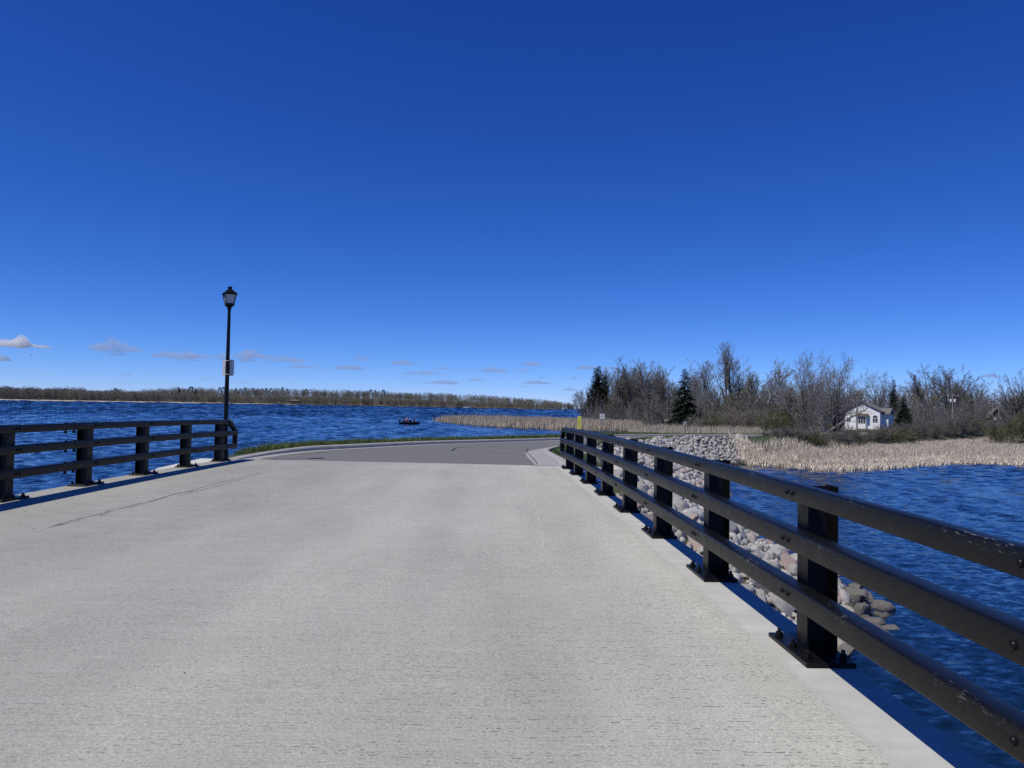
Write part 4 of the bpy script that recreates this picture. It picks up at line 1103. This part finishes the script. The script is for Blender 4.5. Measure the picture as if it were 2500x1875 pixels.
for px in cols:
    Y, yt = fshore(px)
    for j, d in enumerate(prof):
        q = at(px, yt, Y+d)
        hill = max(q.z-WZ-19, 2.)
        k = sstep(np.array([(d-12)/150]))[0]
        z = WZ-.4 if j == 0 else (WZ+.7 if j == 1 else WZ+1.4+(hill-1.4)*k)
        if j == len(prof)-1: z = WZ-1
        V.append((q.x, Y+d, z))
np_ = len(prof)
for i in range(len(cols)-1):
    for j in range(np_-1): F_.append((i*np_+j, (i+1)*np_+j, (i+1)*np_+j+1, i*np_+j+1))
V = np.array(V); F_ = np.array(F_)
fs = link(bpy.data.objects.new('hills', np_mesh('hills', V, F_, simple('leaf_litter_hill', (.10, .085, .066), .95, .25, .05), smooth=True))); tag(fs, kind='structure')
def fz(px, d):
    Y, yt = fshore(px); q = at(px, yt, Y+d); hill = max(q.z-WZ-19, 2.); k = sstep(np.array([(d-12)/150]))[0]
    return q.x, Y+d, WZ+1.2+(hill-1.4)*k
# pale beach strip under the left part of the far wood
m = []; ff = []
for i, px in enumerate(np.arange(-260, 830, 10)):
    Y, yt = fshore(px); q = at(px, 980, Y-14); q2 = at(px, 980, Y+8)
    k = np.clip((840-px)/150, .15, 1)
    m += [(q.x, Y-14, WZ-.1), (q2.x, Y+8, WZ+.1+2.0*k)]
    if i: ff.append((2*i-2, 2*i, 2*i+1, 2*i-1))
bt = simple('pale_shore', (.40, .35, .29), .9, .3, .05)
tag(link(bpy.data.objects.new('beach', np_mesh('beach', m, ff, bt))), kind='structure')
def far_tree(seed, kind, mat):
    r = random.Random(seed); V, F2 = [], []
    def tri(p, d, L, wd):
        o = d.orthogonal().normalized(); o.rotate(Matrix.Rotation(r.uniform(0, 6.28), 3, d)); n = len(V)
        V.extend([p-o*wd, p+o*wd, p+d*L]); F2.append((n, n+1, n+2))
    if kind == 'round':
        for _ in range(820):
            u = Vector((r.gauss(0, 1), r.gauss(0, 1), r.gauss(0, 1))).normalized()*r.random()**.33
            lob = 1+.25*mnoise.noise(u*2.2+Vector((seed*3.1, 0, 0)))
            p = Vector((u.x*.30*lob, u.y*.30*lob, .52+u.z*.46*lob)); d = Vector((u.x+r.gauss(0, .3), u.y+r.gauss(0, .3), .8+r.gauss(0, .3))).normalized()
            tri(p, d, r.uniform(.04, .10), r.uniform(.006, .014))
        for k in range(5):
            a = k*1.3+seed; n = len(V); e = Vector((math.cos(a)*.15, math.sin(a)*.15, .65)); o = Vector((-math.sin(a), math.cos(a), 0))*.008
            V.extend([o*-1.2, o*1.2, e+o*.4, e-o*.4]); F2.append((n, n+1, n+2)); F2.append((n, n+2, n+3))
    else:
        for _ in range(330):
            z = r.uniform(.08, 1)**.9; R = .19*(1-z)**.8+.01; a = r.uniform(0, 6.28); rr2 = R*r.random()**.5
            p = Vector((math.cos(a)*rr2, math.sin(a)*rr2, z)); tri(p, Vector((math.cos(a), math.sin(a), -.3)).normalized(), r.uniform(.05, .1), r.uniform(.015, .03))
    return np_mesh('far_tree', np.array([tuple(v) for v in V]), np.array(F2), M[mat])
FT = {k: [far_tree(s, 'round', k) for s in range(5)] for k in ('far_twig', 'far_bud', 'far_green')}
FT['con'] = [far_tree(9, 'con', 'needle_dark'), far_tree(10, 'con', 'needle_dark')]
FL = {'far_twig': ('bare_tree', 'bare grey-brown tree in the long wood on the opposite lake shore', 'bare trees on the opposite shore'), 'far_bud': ('budding_tree', 'pale budding tree in the long wood on the opposite lake shore', 'budding trees on the opposite shore'), 'con': ('pine_tree', 'dark pine showing above the wood on the opposite lake shore', 'dark pines on the opposite shore')}
def put_far(px, d, h, kind, lab=None, name=None, wide=1.):
    x, y, z = fz(px, d); o = link(bpy.data.objects.new(name or FL[kind][0], random.choice(FT[kind])))
    o.location = (x, y, z-.5); o.scale = (h*wide, h*wide, h); o.rotation_euler = (0, 0, random.uniform(0, 6.28))
    tag(o, lab or FL[kind][1], 'tree', None if lab else FL[kind][2])
px = -30.
while px < 1408:
    Y, yt = fshore(px); u = random.random()
    hh = random.uniform(15, 20)*(1 if px < 1350 else .8)
    put_far(px, random.uniform(14, 34), hh, 'far_bud' if u < (.10 if px < 480 else .36) else 'far_twig', wide=random.uniform(.9, 1.25)); px += random.uniform(10, 14)*(1150/Y)**.5
px = -30.
while px < 1400:
    Y, yt = fshore(px); x, y, z = fz(px, 180); q = at(px, yt, y); hh = max(q.z-z, 8)*random.uniform(.94, 1.12)
    pine = (530 < px < 715 or 905 < px < 940) and random.random() < .75 or random.random() < .03
    if pine: put_far(px, 185, hh*random.uniform(.94, 1.06), 'con', wide=random.uniform(1.5, 2.2))
    else: put_far(px, 180, hh, 'far_bud' if random.random() < (.12 if px < 700 else .3) else 'far_twig', wide=random.uniform(.8, 1.2))
    px += random.uniform(9, 13)*(1150/Y)**.5
for px, d, h, w_, lab in ((865, 10, 20, 1.05, 'bright yellow-green rounded tree at the far waterline, tallest pale one'), (1292, 10, 15, 1.2, 'yellow-green rounded tree near the tip of the opposite shore'), (775, 12, 17, 1.0, 'pale green tree on the opposite shore left of the bright yellow-green one'), (1140, 12, 13, 1.0, 'pale green tree behind the white boathouse')):
    put_far(px, d, h, 'far_green', lab, 'spring_tree', w_)
for px, h, wl in ((437, 24, 'left-hand'), (478, 23, 'nearer the lamp post')): put_far(px, 60, h, 'con', 'dark pointed pine above the bare far wood, '+('farther from' if h == 24 else 'closer to')+' the lamp post of two', 'pine_tree', 1.0)
# filling of the far wood
parts_v, parts_f = [], []; n0 = 0; base_ = []
for k in ('far_twig',):
    for me in FT[k][:3]:
        v = np.empty(len(me.vertices)*3, np.float32); me.vertices.foreach_get('co', v); f = np.empty(len(me.polygons)*3, np.int32); me.polygons.foreach_get('vertices', f); base_.append((v.reshape(-1, 3), f.reshape(-1, 3)))
for i in range(620):
    px = random.uniform(-60, 1400); d = random.uniform(30, 170); x, y, z = fz(px, d); v, f = random.choice(base_)
    Y, yt = fshore(px); h = random.uniform(14, 19); a = random.uniform(0, 6.28); wd = random.uniform(1, 1.4)
    R_ = np.array([[math.cos(a), -math.sin(a), 0], [math.sin(a), math.cos(a), 0], [0, 0, 1]])
    parts_v.append((v*h*np.array([wd, wd, 1]))@R_.T+np.array([x, y, z-.5])); parts_f.append(f+n0); n0 += len(v)
tag(link(bpy.data.objects.new('far_wood', np_mesh('far_wood', np.vstack(parts_v), np.vstack(parts_f), M['far_twig']))), 'brown mass of bare woodland filling the opposite shore', 'woodland', kind='stuff')
def hut(name, label, px, py, d, W, D, H, roofh, wall, roof, group=None):
    x, y, z = fz(px, d); z = at(px, py, y).z
    root = thing(name, label, 'building', (x, y, z))
    m = MB(); m.box(-W/2, W/2, -D/2, D/2, -1, H); m.build('wall', wall, root)
    m = MB(); m.prism([(-D/2-.4, H+.02), (D/2+.4, H+.02), (0, H+roofh)], -W/2-.4, W/2+.4, 'x'); rf = m.build('roof', roof, root)
    m = MB()
    for i in range(3): m = MB(); xx = -W/3+i*W/3; m.box(xx-W*.06, xx+W*.06, -D/2-.06, -D/2+.02, H*.35, H*.8); m.build('window', M['steel'], root)
    return root
SHING = simple('grey_shingles', (.14, .135, .13), .9, .3, 4); BROWN = simple('brown_boards', (.075, .06, .05), .85, .25, 3); WALLW = simple('white_siding', (.86, .85, .83), .7, .06, 3)
hut('boathouse', 'small white boathouse at the water on the opposite shore', 1140, 996.5, -8, 13, 6, 4.2, 1.6, WALLW, BROWN)
hut('lake_house', 'long low brown house in the trees on the opposite shore', 721, 983, 22, 20, 8, 3.6, 2.6, BROWN, SHING)

# ------------------------------------------------------------------ white house and surroundings
hx, hy = at(2115, 1037, 176).x, 176.
hb = at(2115, 1037, 176).z
house = thing('house', 'white gabled house with grey shingle roof beyond the brush', 'house', (hx, hy, hb), math.radians(-38))
hw, hd, wh, ph = 3.75, 4.4, 3.1, 5.0
m = MB(); m.prism([(-hw, -1.2), (hw, -1.2), (hw, wh), (0, ph), (-hw, wh)], -hd, hd, 'y'); m.build('wall', WALLW, house)
rf = MB()
for s in (-1, 1):
    P = [(0, ph+.02), (s*(hw+.55), wh-.22), (s*(hw+.55), wh-.02), (0, ph+.22)]
    rf.prism(P, -hd-.22, hd+.3, 'y')
roof = rf.build('roof', SHING, house)
m = MB(); m.prism([(0, ph+.23), (hw+.57, wh-.01), (hw+.57, wh-.19), (0, ph+.04), (-hw-.57, wh-.19), (-hw-.57, wh-.01)], -hd-.26, -hd-.222, 'y'); m.build('bargeboard', BROWN, house)
m = MB(); m.box(hw-.5, hw+1.3, -hd+2.4, hd-.6, -1.2, wh-.5); m.build('side_wing', WALLW, house)
m = MB(); m.prism([(-hd+1.7, wh-.52), (hd-.2, wh-.52), (0.6, wh+.9)], hw-.5, hw+1.7, 'x'); m.build('wing_roof', SHING, house)
GLS = NT('window_glass'); GLS.base((.02, .025, .03)); GLS.set(Roughness=.08); GLS = GLS.m
def window(x, z, wd, ht, arch=True):
    f = MB(); f.box(x-wd/2-.07, x+wd/2+.07, -hd-.08, -hd+.02, z-.07, z+ht+.07); fo = f.build('window', M['white'], house)
    for s in (-1, 1):
        m = MB(); m.box(x+s*wd/4-wd*.2, x+s*wd/4+wd*.2, -hd-.10, -hd-.079, z+.03, z+ht-.03); m.build('pane', GLS, fo)
    if arch:
        m = MB(); m.prism([(x+wd/2*math.cos(a), z+ht+.12+wd/2*math.sin(a)) for a in np.linspace(0, math.pi, 10)], -hd-.10, -hd+.0, 'y'); m.build('fanlight', GLS, fo)
window(2.75, .75, 1.05, .85)
window(-2.9, .8, .9, .9, False)
bay = MB(); bay.prism([(-1.15, -hd+.01), (-.8, -hd-.85), (.8, -hd-.85), (1.15, -hd+.01)], -.9, 1.95); bo = bay.build('bay_window', WALLW, house)
bo.location.x = .1
br = MB(); br.add([(-1.6, -hd+.02, 1.96), (-1.15, -hd-1.2, 1.96), (1.15, -hd-1.2, 1.96), (1.6, -hd+.02, 1.96), (-1.1, -hd+.02, 2.6), (1.1, -hd+.02, 2.6), (-.8, -hd-.5, 2.6), (.8, -hd-.5, 2.6)], [(0, 1, 6, 4), (1, 2, 7, 6), (2, 3, 5, 7), (4, 6, 7, 5), (0, 3, 2, 1), (0, 4, 5, 3)]); q = br.build('bay_roof', BROWN, bo)
for x in (-.52, 0, .52):
    m = MB(); m.box(x-.2, x+.2, -hd-.88, -hd-.851, .35, 1.75); m.build('pane', GLS, bo)
cab = thing('cabin', 'dark steep-roofed cabin behind the poles at the right', 'cabin', tuple(at(2431, 1034, 205)), math.radians(-25))
m = MB(); m.prism([(-1.9, -.5), (1.9, -.5), (1.9, 1.9), (0, 4.0), (-1.9, 1.9)], -2.5, 2.5, 'y'); m.build('wall', BROWN, cab)
m = MB()
for s in (-1, 1): m.prism([(0, 4.03), (s*2.3, 1.4), (s*2.3, 1.6), (0, 4.25)], -2.8, 2.8, 'y')
m.build('roof', M['twig_dark'], cab)
for x in (-.6, .6):
    m = MB(); m.box(x-.3, x+.3, -2.54, -2.49, .9, 1.7); m.build('window', M['white'], cab)
POLEM = simple('weathered_pole_wood', (.24, .225, .205), .9, .25, 2)
PORC = simple('white_insulator', (.85, .85, .85), .3, .02)
def pole(px, yt, Y, label, arms=(), extra=None, zdown=None):
    q = at(px, yt, Y); zb = max(hz(q.x, Y), WZ)-.3
    root = thing('utility_pole', label, 'utility pole', (q.x, Y, zb), math.radians(-15)); H = q.z-zb
    m = MB(); m.tube([(0, 0, 0), (0, 0, H)], [.16, .11], 8); m.build('pole', POLEM, root, 50)
    for dz_, L, ins in arms:
        m = MB(); m.box(-L/2, L/2, -.2, -.115, H-dz_-.06, H-dz_+.06); a = m.build('crossarm', POLEM, root)
        for x in ins:
            m = MB(); m.tube([(x, -.16, H-dz_+.061), (x, -.16, H-dz_+.14), (x, -.16, H-dz_+.24), (x, -.16, H-dz_+.28)], [.05, .10, .10, .04], 8); m.build('insulator', PORC, a)
    for x in extra or ():
        m = MB(); m.tube([(x, -.05, H-1.95), (x, -.05, H-1.9), (x, -.05, H-1.25), (x, -.05, H-1.2)], [.12, .2, .2, .1], 10); m.build('transformer', PORC, root, 50)
    return root
pole(2092.5, 957, 135, 'wooden utility pole with two crossarms in front of the white house', ((.25, 2.5, ()), (1.55, 2.3, (-1.05, 1.05))))
pole(2326, 961, 170, 'wooden utility pole with white transformers in the right-hand brush', ((.55, 2.2, (-1.05, 1.05)),), (-.42, .42))
pole(2423, 984, 190, 'wooden utility pole with one crossarm left of the dark cabin', ((.15, 1.9, (-.8, .8)),))
pole(2438.5, 988, 190, 'plain thin pole without crossarm in front of the dark cabin')
pole(2415, 999, 188, 'shorter plain pole left of the crossarm pole')

# ------------------------------------------------------------------ signs and small things along the road
YEL = simple('yellow_sign_face', (.70, .68, .10), .5, .05, 4); INK = simple('black_lettering', (.015, .015, .015), .6, .1)
q = at(1415, 1016, 57); zb = hz(q.x, 57)
ys_ = thing('warning_sign', 'narrow upright yellow sign with black characters past the far end of the railing', 'sign', (q.x, 57, zb), math.radians(-6))
H = q.z-zb
m = MB(); m.box(-.03, .03, .012, .05, -.3, H-.1); m.build('post', M['alu'], ys_)
m = MB(); m.box(-.13, .13, -.012, .012, H-1.12, H); face = m.build('panel', YEL, ys_)
lt = MB()
r_ = random.Random(4)
for col_, sz, st in ((-.065, .030, .115), (.035, .055, .105)):      # two columns of upright characters, too small to read
    for i in range(9):
        zc = H-.12-i*st
        if zc < H-1.06: break
        if col_ < 0 and i in (0, 1): continue
        x = col_+r_.uniform(-.006, .006)
        lt.box(x-sz*.8, x+sz*.8, -.0155, -.0125, zc-.006, zc+.010)
        lt.box(x-sz*.8, x-sz*.35, -.0155, -.0126, zc-.038, zc-.0065)
        if r_.random() < .6: lt.box(x+sz*.3, x+sz*.75, -.0155, -.0127, zc-.036, zc-.0066)
lo_ = lt.build('lettering', INK, ys_)
ws = thing('notice_sign', 'square white sign on two posts at the lake end of the wood', 'sign', tuple(at(1470, 1037, 185)), math.radians(-4))
m = MB(); m.box(-.60, .60, -.02, .02, 1.45, 2.68); m.build('panel', M['white'], ws)
for x in (-.42, .42):
    m = MB(); m.box(x-.05, x+.05, .021, .10, -.5, 2.6); m.build('post', POLEM, ws)
lt = MB()
for z, xs_ in ((2.42, (-.28, .0, .12, .3)), (2.12, (-.4, -.1, .05, .2, .4)), (1.88, (-.36, -.05, .1, .38))):
    for x in xs_: lt.box(x-.055, x+.055, -.026, -.0205, z-.10, z+.05); 
lt.build('lettering', INK, ws)
rs = thing('marker_sign', 'narrow road marker on a dark post seen from behind, beyond the road', 'sign', tuple(at(1672, 1063.5, 88)))
rs.location.z = hz(rs.location.x, 88)
hh = at(1672, 1029, 88).z-rs.location.z
m = MB(); m.box(-.04, .04, -.04, .0, -.3, hh-.02); m.build('post', BROWN, rs)
m = MB(); m.box(-.14, .14, .001, .008, hh-.42, hh); m.build('panel', M['alu'], rs)
mk = thing('marker_post', 'short white post beside a leaning pale trunk at the edge of the wood', 'post', tuple(at(1525, 1041, 192)))
m = MB(); m.box(-.16, .16, -.1, .1, -.4, .9); m.tube([(0, 0, .9), (0, 0, 1.15)], [.16, .08], 8); m.build('shaft', M['white'], mk)
bn = thing('bench', 'pale bench at the edge of the wood left of the lone spruce', 'bench', tuple(at(1631, 1032.5, 178)))
m = MB(); m.box(-.85, .85, -.2, .2, .42, .50); m.build('seat', M['alu'], bn)
for x in (-.7, .7):
    m = MB(); m.box(x-.06, x+.06, -.18, .18, -.4, .42); m.build('leg', POLEM, bn)
m = MB(); m.box(-.85, .85, .2, .26, .6, .95); m.build('backrest', POLEM, bn)

# ------------------------------------------------------------------ fishing boat and the three people in it
bp = at(1001, 1036.6, 193)
boat = thing('fishing_boat', 'small black fishing boat with people aboard on the lake', 'boat', (bp.x, 193, WZ), math.radians(4))
BLK = simple('black_gelcoat', (.012, .011, .012), .25, .2, 3); GREYC = simple('grey_deck_carpet', (.06, .06, .065), .9, .2, 8)
secs = []
L = 4.9
for u in np.linspace(0, 1, 15):
    x = -L/2+u*L; bw = .98*(1-max(0, (u-.45)/.55)**2.4)+.015; sh = .50+.20*u*u; kl = -.16+.42*max(0, (u-.72)/.28)**2
    secs.append([(x, -bw, sh), (x, -bw*.93, sh*.45), (x, -bw*.6, kl+.05), (x, 0, kl), (x, bw*.6, kl+.05), (x, bw*.93, sh*.45), (x, bw, sh), (x, bw*.86, sh-.02), (x, bw*.8, sh-.14), (x, -bw*.8, sh-.14), (x, -bw*.86, sh-.02)])
m = MB(); n = len(secs[0])
for s in secs: m.v += s
for i in range(len(secs)-1):
    for k in range(n): m.f.append((i*n+k, i*n+(k+1) % n, (i+1)*n+(k+1) % n, (i+1)*n+k))
m.f.append(tuple(range(n))); m.f.append(tuple((len(secs)-1)*n+k for k in range(n-1, -1, -1)))
m.build('hull', BLK, boat, 50)
m = MB(); m.prism([(-2.66, .05), (-2.36, .05), (-2.36, .98), (-2.52, 1.14), (-2.86, 1.10), (-2.9, .75), (-2.72, .62)], -.2, .2, 'y'); m.tube([(-2.6, 0, .1), (-2.62, 0, -.5)], [.1, .07], 8); m.build('outboard_motor', BLK, boat, 40)
m = MB(); m.prism([(.05, .5), (.55, .5), (.45, .95), (.2, 1.0)], .25, .8, 'y'); m.build('console', BLK, boat)
m = MB(); m.tube([(2.28, .05, .62), (2.42, .05, .66), (2.45, .05, 1.0), (2.45, .05, 1.66)], [.045, .04, .035, .03], 8); m.tube([(2.45, .05, 1.5), (2.45, .05, 1.7)], .07, 8); m.build('trolling_motor', BLK, boat, 40)
for x, y in ((-1.35, 0), (-.3, -.35), (.9, .1)):
    m = MB(); m.tube([(x, y, .36), (x, y, .60)], .05, 8); m.box(x-.22, x+.2, y-.2, y+.2, .60, .68); m.box(x-.24, x-.17, y-.2, y+.2, .68, 1.0); m.build('seat', GREYC, boat)
SKIN = simple('skin', (.50, .33, .25), .6, .1); DENIM = simple('dark_trousers', (.03, .035, .05), .85, .2)
RED = simple('red_jacket', (.55, .06, .05), .75, .2); WHT = simple('white_cloth', (.78, .77, .76), .8, .05); DKJ = simple('dark_jacket', (.02, .022, .03), .8, .2)
def skin_obj(name, nodes, edges, mat, parent, sub=1):
    me = bpy.data.meshes.new(name); me.from_pydata([n_[:3] for n_ in nodes], edges, []); me.materials.append(mat)
    o = link(bpy.data.objects.new(name, me), parent)
    md = o.modifiers.new('skin', 'SKIN'); md.use_smooth_shade = True
    for i, n_ in enumerate(nodes): me.skin_vertices[0].data[i].radius = (n_[3], n_[3])
    me.skin_vertices[0].data[0].use_root = True
    s = o.modifiers.new('sub', 'SUBSURF'); s.levels = sub; s.render_levels = sub
    return o
def person(label, loc, rz, jacket, hat, hood, bend=0.):
    """sitting figure, hips on a boat seat, facing +x"""
    p = thing('person', label, 'person', loc, rz); p.scale = (1.28,)*3 if jacket is RED else (1.1,)*3
    b = bend
    B = [(0, 0, .10, .125), (.04+b*.3, 0, .32, .13), (.06+b*.7, 0, .52, .13), (.07+b, 0, .62, .062), (.09+b*1.12, 0, .715, .098), (.085+b*1.15, 0, .79, .098),
         (.04, .10, .08, .095), (.46, .14, .10, .075), (.48, .14, -.28, .055), (.60, .14, -.34, .045),
         (.04, -.10, .08, .095), (.46, -.14, .10, .075), (.48, -.14, -.28, .055), (.60, -.14, -.34, .045),
         (.06+b*.7, .2, .52, .062), (.16+b*.7, .25, .28, .048), (.40+b*.5, .16, .24, .040), (.48+b*.5, .15, .25, .036),
         (.06+b*.7, -.2, .52, .062), (.16+b*.7, -.25, .28, .048), (.40+b*.5, -.16, .26, .040), (.48+b*.5, -.15, .27, .036)]
    E = [(0,1),(1,2),(2,3),(3,4),(4,5),(0,6),(6,7),(7,8),(8,9),(0,10),(10,11),(11,12),(12,13),(2,14),(14,15),(15,16),(16,17),(2,18),(18,19),(19,20),(20,21)]
    skin_obj('body', B, E, SKIN, p)
    J = [(x, y, z, r+(.052 if i < 3 else .028)) for i, (x, y, z, r) in enumerate(B)]; J = [tuple(q) for q in J]
    ji = [0, 1, 2, 14, 15, 16, 18, 19, 20]; mp = {a: i for i, a in enumerate(ji)}
    skin_obj('jacket', [J[i] for i in ji], [(mp[a], mp[c]) for a, c in E if a in mp and c in mp], jacket, p)
    ti = [0, 6, 7, 8, 10, 11, 12]; mp = {a: i for i, a in enumerate(ti)}
    skin_obj('trousers', [(x, y, z, r+.014) for x, y, z, r in [B[i] for i in ti]], [(mp[a], mp[c]) for a, c in E if a in mp and c in mp], DENIM, p)
    hx_, hz_ = .09+b*1.12, .715
    if hood is not None:
        m = MB(); m.tube([(hx_-.07, 0, hz_-.13), (hx_-.05, 0, hz_-.06), (hx_-.025, 0, hz_+.04), (hx_-.02, 0, hz_+.12), (hx_-.02, 0, hz_+.155)], [.12, .125, .118, .075, .015], 10); m.build('hood', hood, p, 60)
    elif hat is not None:
        m = MB(); m.tube([(hx_, 0, hz_+.03), (hx_, 0, hz_+.10), (hx_-.01, 0, hz_+.15), (hx_-.01, 0, hz_+.16)], [.115, .11, .06, .01], 10); m.box(hx_+.08, hx_+.2, -.08, .08, hz_+.035, hz_+.05); m.build('cap', hat, p, 60)
    return p
T = boat.matrix_basis if False else Matrix.Translation(boat.location) @ Matrix.Rotation(math.radians(4), 4, 'Z')
def onboat(x, y, z): return tuple(T @ Vector((x, y, z)))
person('person in a red jacket and white hood bending forward in the boat', onboat(-1.1, -.1, .62), math.radians(-10), RED, None, WHT, .14)
person('person in dark clothes and a white cap sitting amidships in the boat', onboat(-.25, -.35, .66), math.radians(8), DKJ, WHT, None, .04)
person('person in dark clothes sitting nearest the bow of the boat', onboat(.9, .1, .66), math.radians(-20), DKJ, None, DKJ, .1)
person('person in dark clothes sitting at the stern beside the outboard motor', onboat(-1.75, .25, .60), math.radians(20), DKJ, DKJ, None, .05)

# ------------------------------------------------------------------ clouds
def cloud_mat():
    m = bpy.data.materials.new('cloud_vapour'); m.use_nodes = True; t = m.node_tree; t.nodes.remove(t.nodes['Principled BSDF'])
    v = t.nodes.new('ShaderNodeVolumePrincipled'); v.inputs['Color'].default_value = (.78, .84, .95, 1); v.inputs['Density'].default_value = .0065; v.inputs['Anisotropy'].default_value = .15
    t.links.new(v.outputs[0], t.nodes['Material Output'].inputs['Volume']); return m
CLM = cloud_mat()
CLW = CLM.copy(); CLW.name = 'bright_cloud_vapour'; CLW.node_tree.nodes['Principled Volume'].inputs['Color'].default_value = (.97, .97, .98, 1); CLW.node_tree.nodes['Principled Volume'].inputs['Density'].default_value = .02
CL = [(38, 838, 132, 26, 1), (2, 875, 44, 12, 2), (282, 847, 122, 24, 0), (285, 864, 44, 8, 0), (440, 866, 130, 18, 0), (492, 868, 60, 14, 0), (545, 870, 40, 16, 0), (612, 866, 90, 18, 0), (604, 878, 46, 12, 0), (694, 874, 82, 20, 0), (652, 868, 40, 8, 0), (378, 868, 34, 7, 0), (440, 877, 34, 6, 0), (470, 879, 30, 6, 0), (730, 894, 46, 9, 0), (765, 893, 22, 8, 0), (850, 897, 78, 12, 0), (782, 903, 26, 6, 0), (883, 875, 40, 12, 0), (987, 884, 68, 13, 0), (1030, 911, 100, 8, 0), (1078, 932, 86, 12, 0), (1080, 899, 52, 7, 0), (1134, 900, 28, 9, 0), (1204, 903, 84, 13, 0), (1275, 903, 38, 14, 0), (1296, 888, 52, 10, 0), (1160, 927, 44, 7, 0), (1310, 934, 70, 7, 0), (1322, 923, 28, 5, 0), (1290, 943, 30, 5, 0), (1392, 951, 48, 7, 0), (1400, 924, 36, 7, 0), (1432, 897, 60, 10, 0), (1490, 898, 44, 8, 0), (590, 933, 36, 6, 0), (505, 925, 24, 6, 0), (310, 914, 26, 6, 0), (145, 851, 16, 6, 0), (2420, 918, 52, 7, 0), (565, 912, 20, 5, 0), (915, 923, 16, 4, 0)]
CD = 6000.
for i, (px, py, wd, ht, big) in enumerate(CL):
    c = at(px, py, CD); k = CD/FPX; W, Hc = wd*k, ht*k*(1.1 if big == 1 else 1.45); r = random.Random(i*7+1); m = bmesh.new()
    n = max(5, int(W/38)); 
    for j in range(n):
        u = (j+.5)/n*2-1; env = (1-abs(u)**1.8)*(.55+.45*mnoise.noise(Vector((u*2+i*5.3, i, 0)))+.2)
        h = max(Hc*env*r.uniform(.45, 1.25), Hc*.16); rx = W/n*r.uniform(.9, 1.7)
        mat = Matrix.Translation((u*W/2*.94, r.uniform(-.25, .25)*W*.4, h*.32-Hc*.25)) @ Matrix.Diagonal((rx, rx*r.uniform(.8, 1.6), h*.52, 1))
        bmesh.ops.create_icosphere(m, subdivisions=2, radius=1., matrix=mat)
        for _ in range(3 if not big else 9):
            s = r.uniform(.25, .5); mat = Matrix.Translation((u*W/2*.94+r.uniform(-1, 1)*rx*.7, r.uniform(-.3, .3)*W*.3, h*r.uniform(.3, .8)-Hc*.25)) @ Matrix.Diagonal((rx*s, rx*s, h*s*.8, 1))
            bmesh.ops.create_icosphere(m, subdivisions=2, radius=1., matrix=mat)
    me = bpy.data.meshes.new('cloud'); m.to_mesh(me); m.free(); me.materials.append(CLW if big else CLM)
    o = link(bpy.data.objects.new('cloud', me)); o.location = c
    o.rotation_euler[2] = -math.atan2(c.x, c.y)
    rm = o.modifiers.new('merge', 'REMESH'); rm.mode = 'VOXEL'; rm.voxel_size = max(4., Hc/9)
    if big == 2: tag(o, 'small bright cloud under the largest one at the left edge', 'cloud')
    elif big: tag(o, 'largest brightest cloud, heaped and white-topped, low at the left edge', 'cloud')
    else: tag(o, 'small flat mauve-grey cloud floating low above the horizon', 'cloud', 'small flat clouds above the horizon')

# a bird far off in the sky
b = at(75, 867, 260)
bird = thing('bird', 'tiny dark bird in the sky below the largest cloud', 'bird', tuple(b), .4)
m = MB(); m.tube([(-.30, 0, 0), (-.18, 0, .01), (0, 0, .0), (.16, 0, .02), (.24, 0, .035), (.30, 0, .03)], [.02, .05, .075, .055, .045, .012], 8); m.build('body', BLK, bird, 60)
for sd in (-1, 1):
    m = MB(); m.add([(.10, sd*.04, .03), (-.08, sd*.04, .02), (-.05, sd*.30, .14), (.10, sd*.28, .15), (-.08, sd*.55, .10), (.10, sd*.04, .045), (-.08, sd*.04, .035), (-.05, sd*.30, .155), (.10, sd*.28, .165)], [(0, 1, 2, 3), (3, 2, 4), (5, 8, 7, 6), (8, 4, 7), (0, 3, 8, 5), (1, 6, 7, 2), (3, 4, 8), (2, 7, 4)]); m.build('wing', BLK, bird)
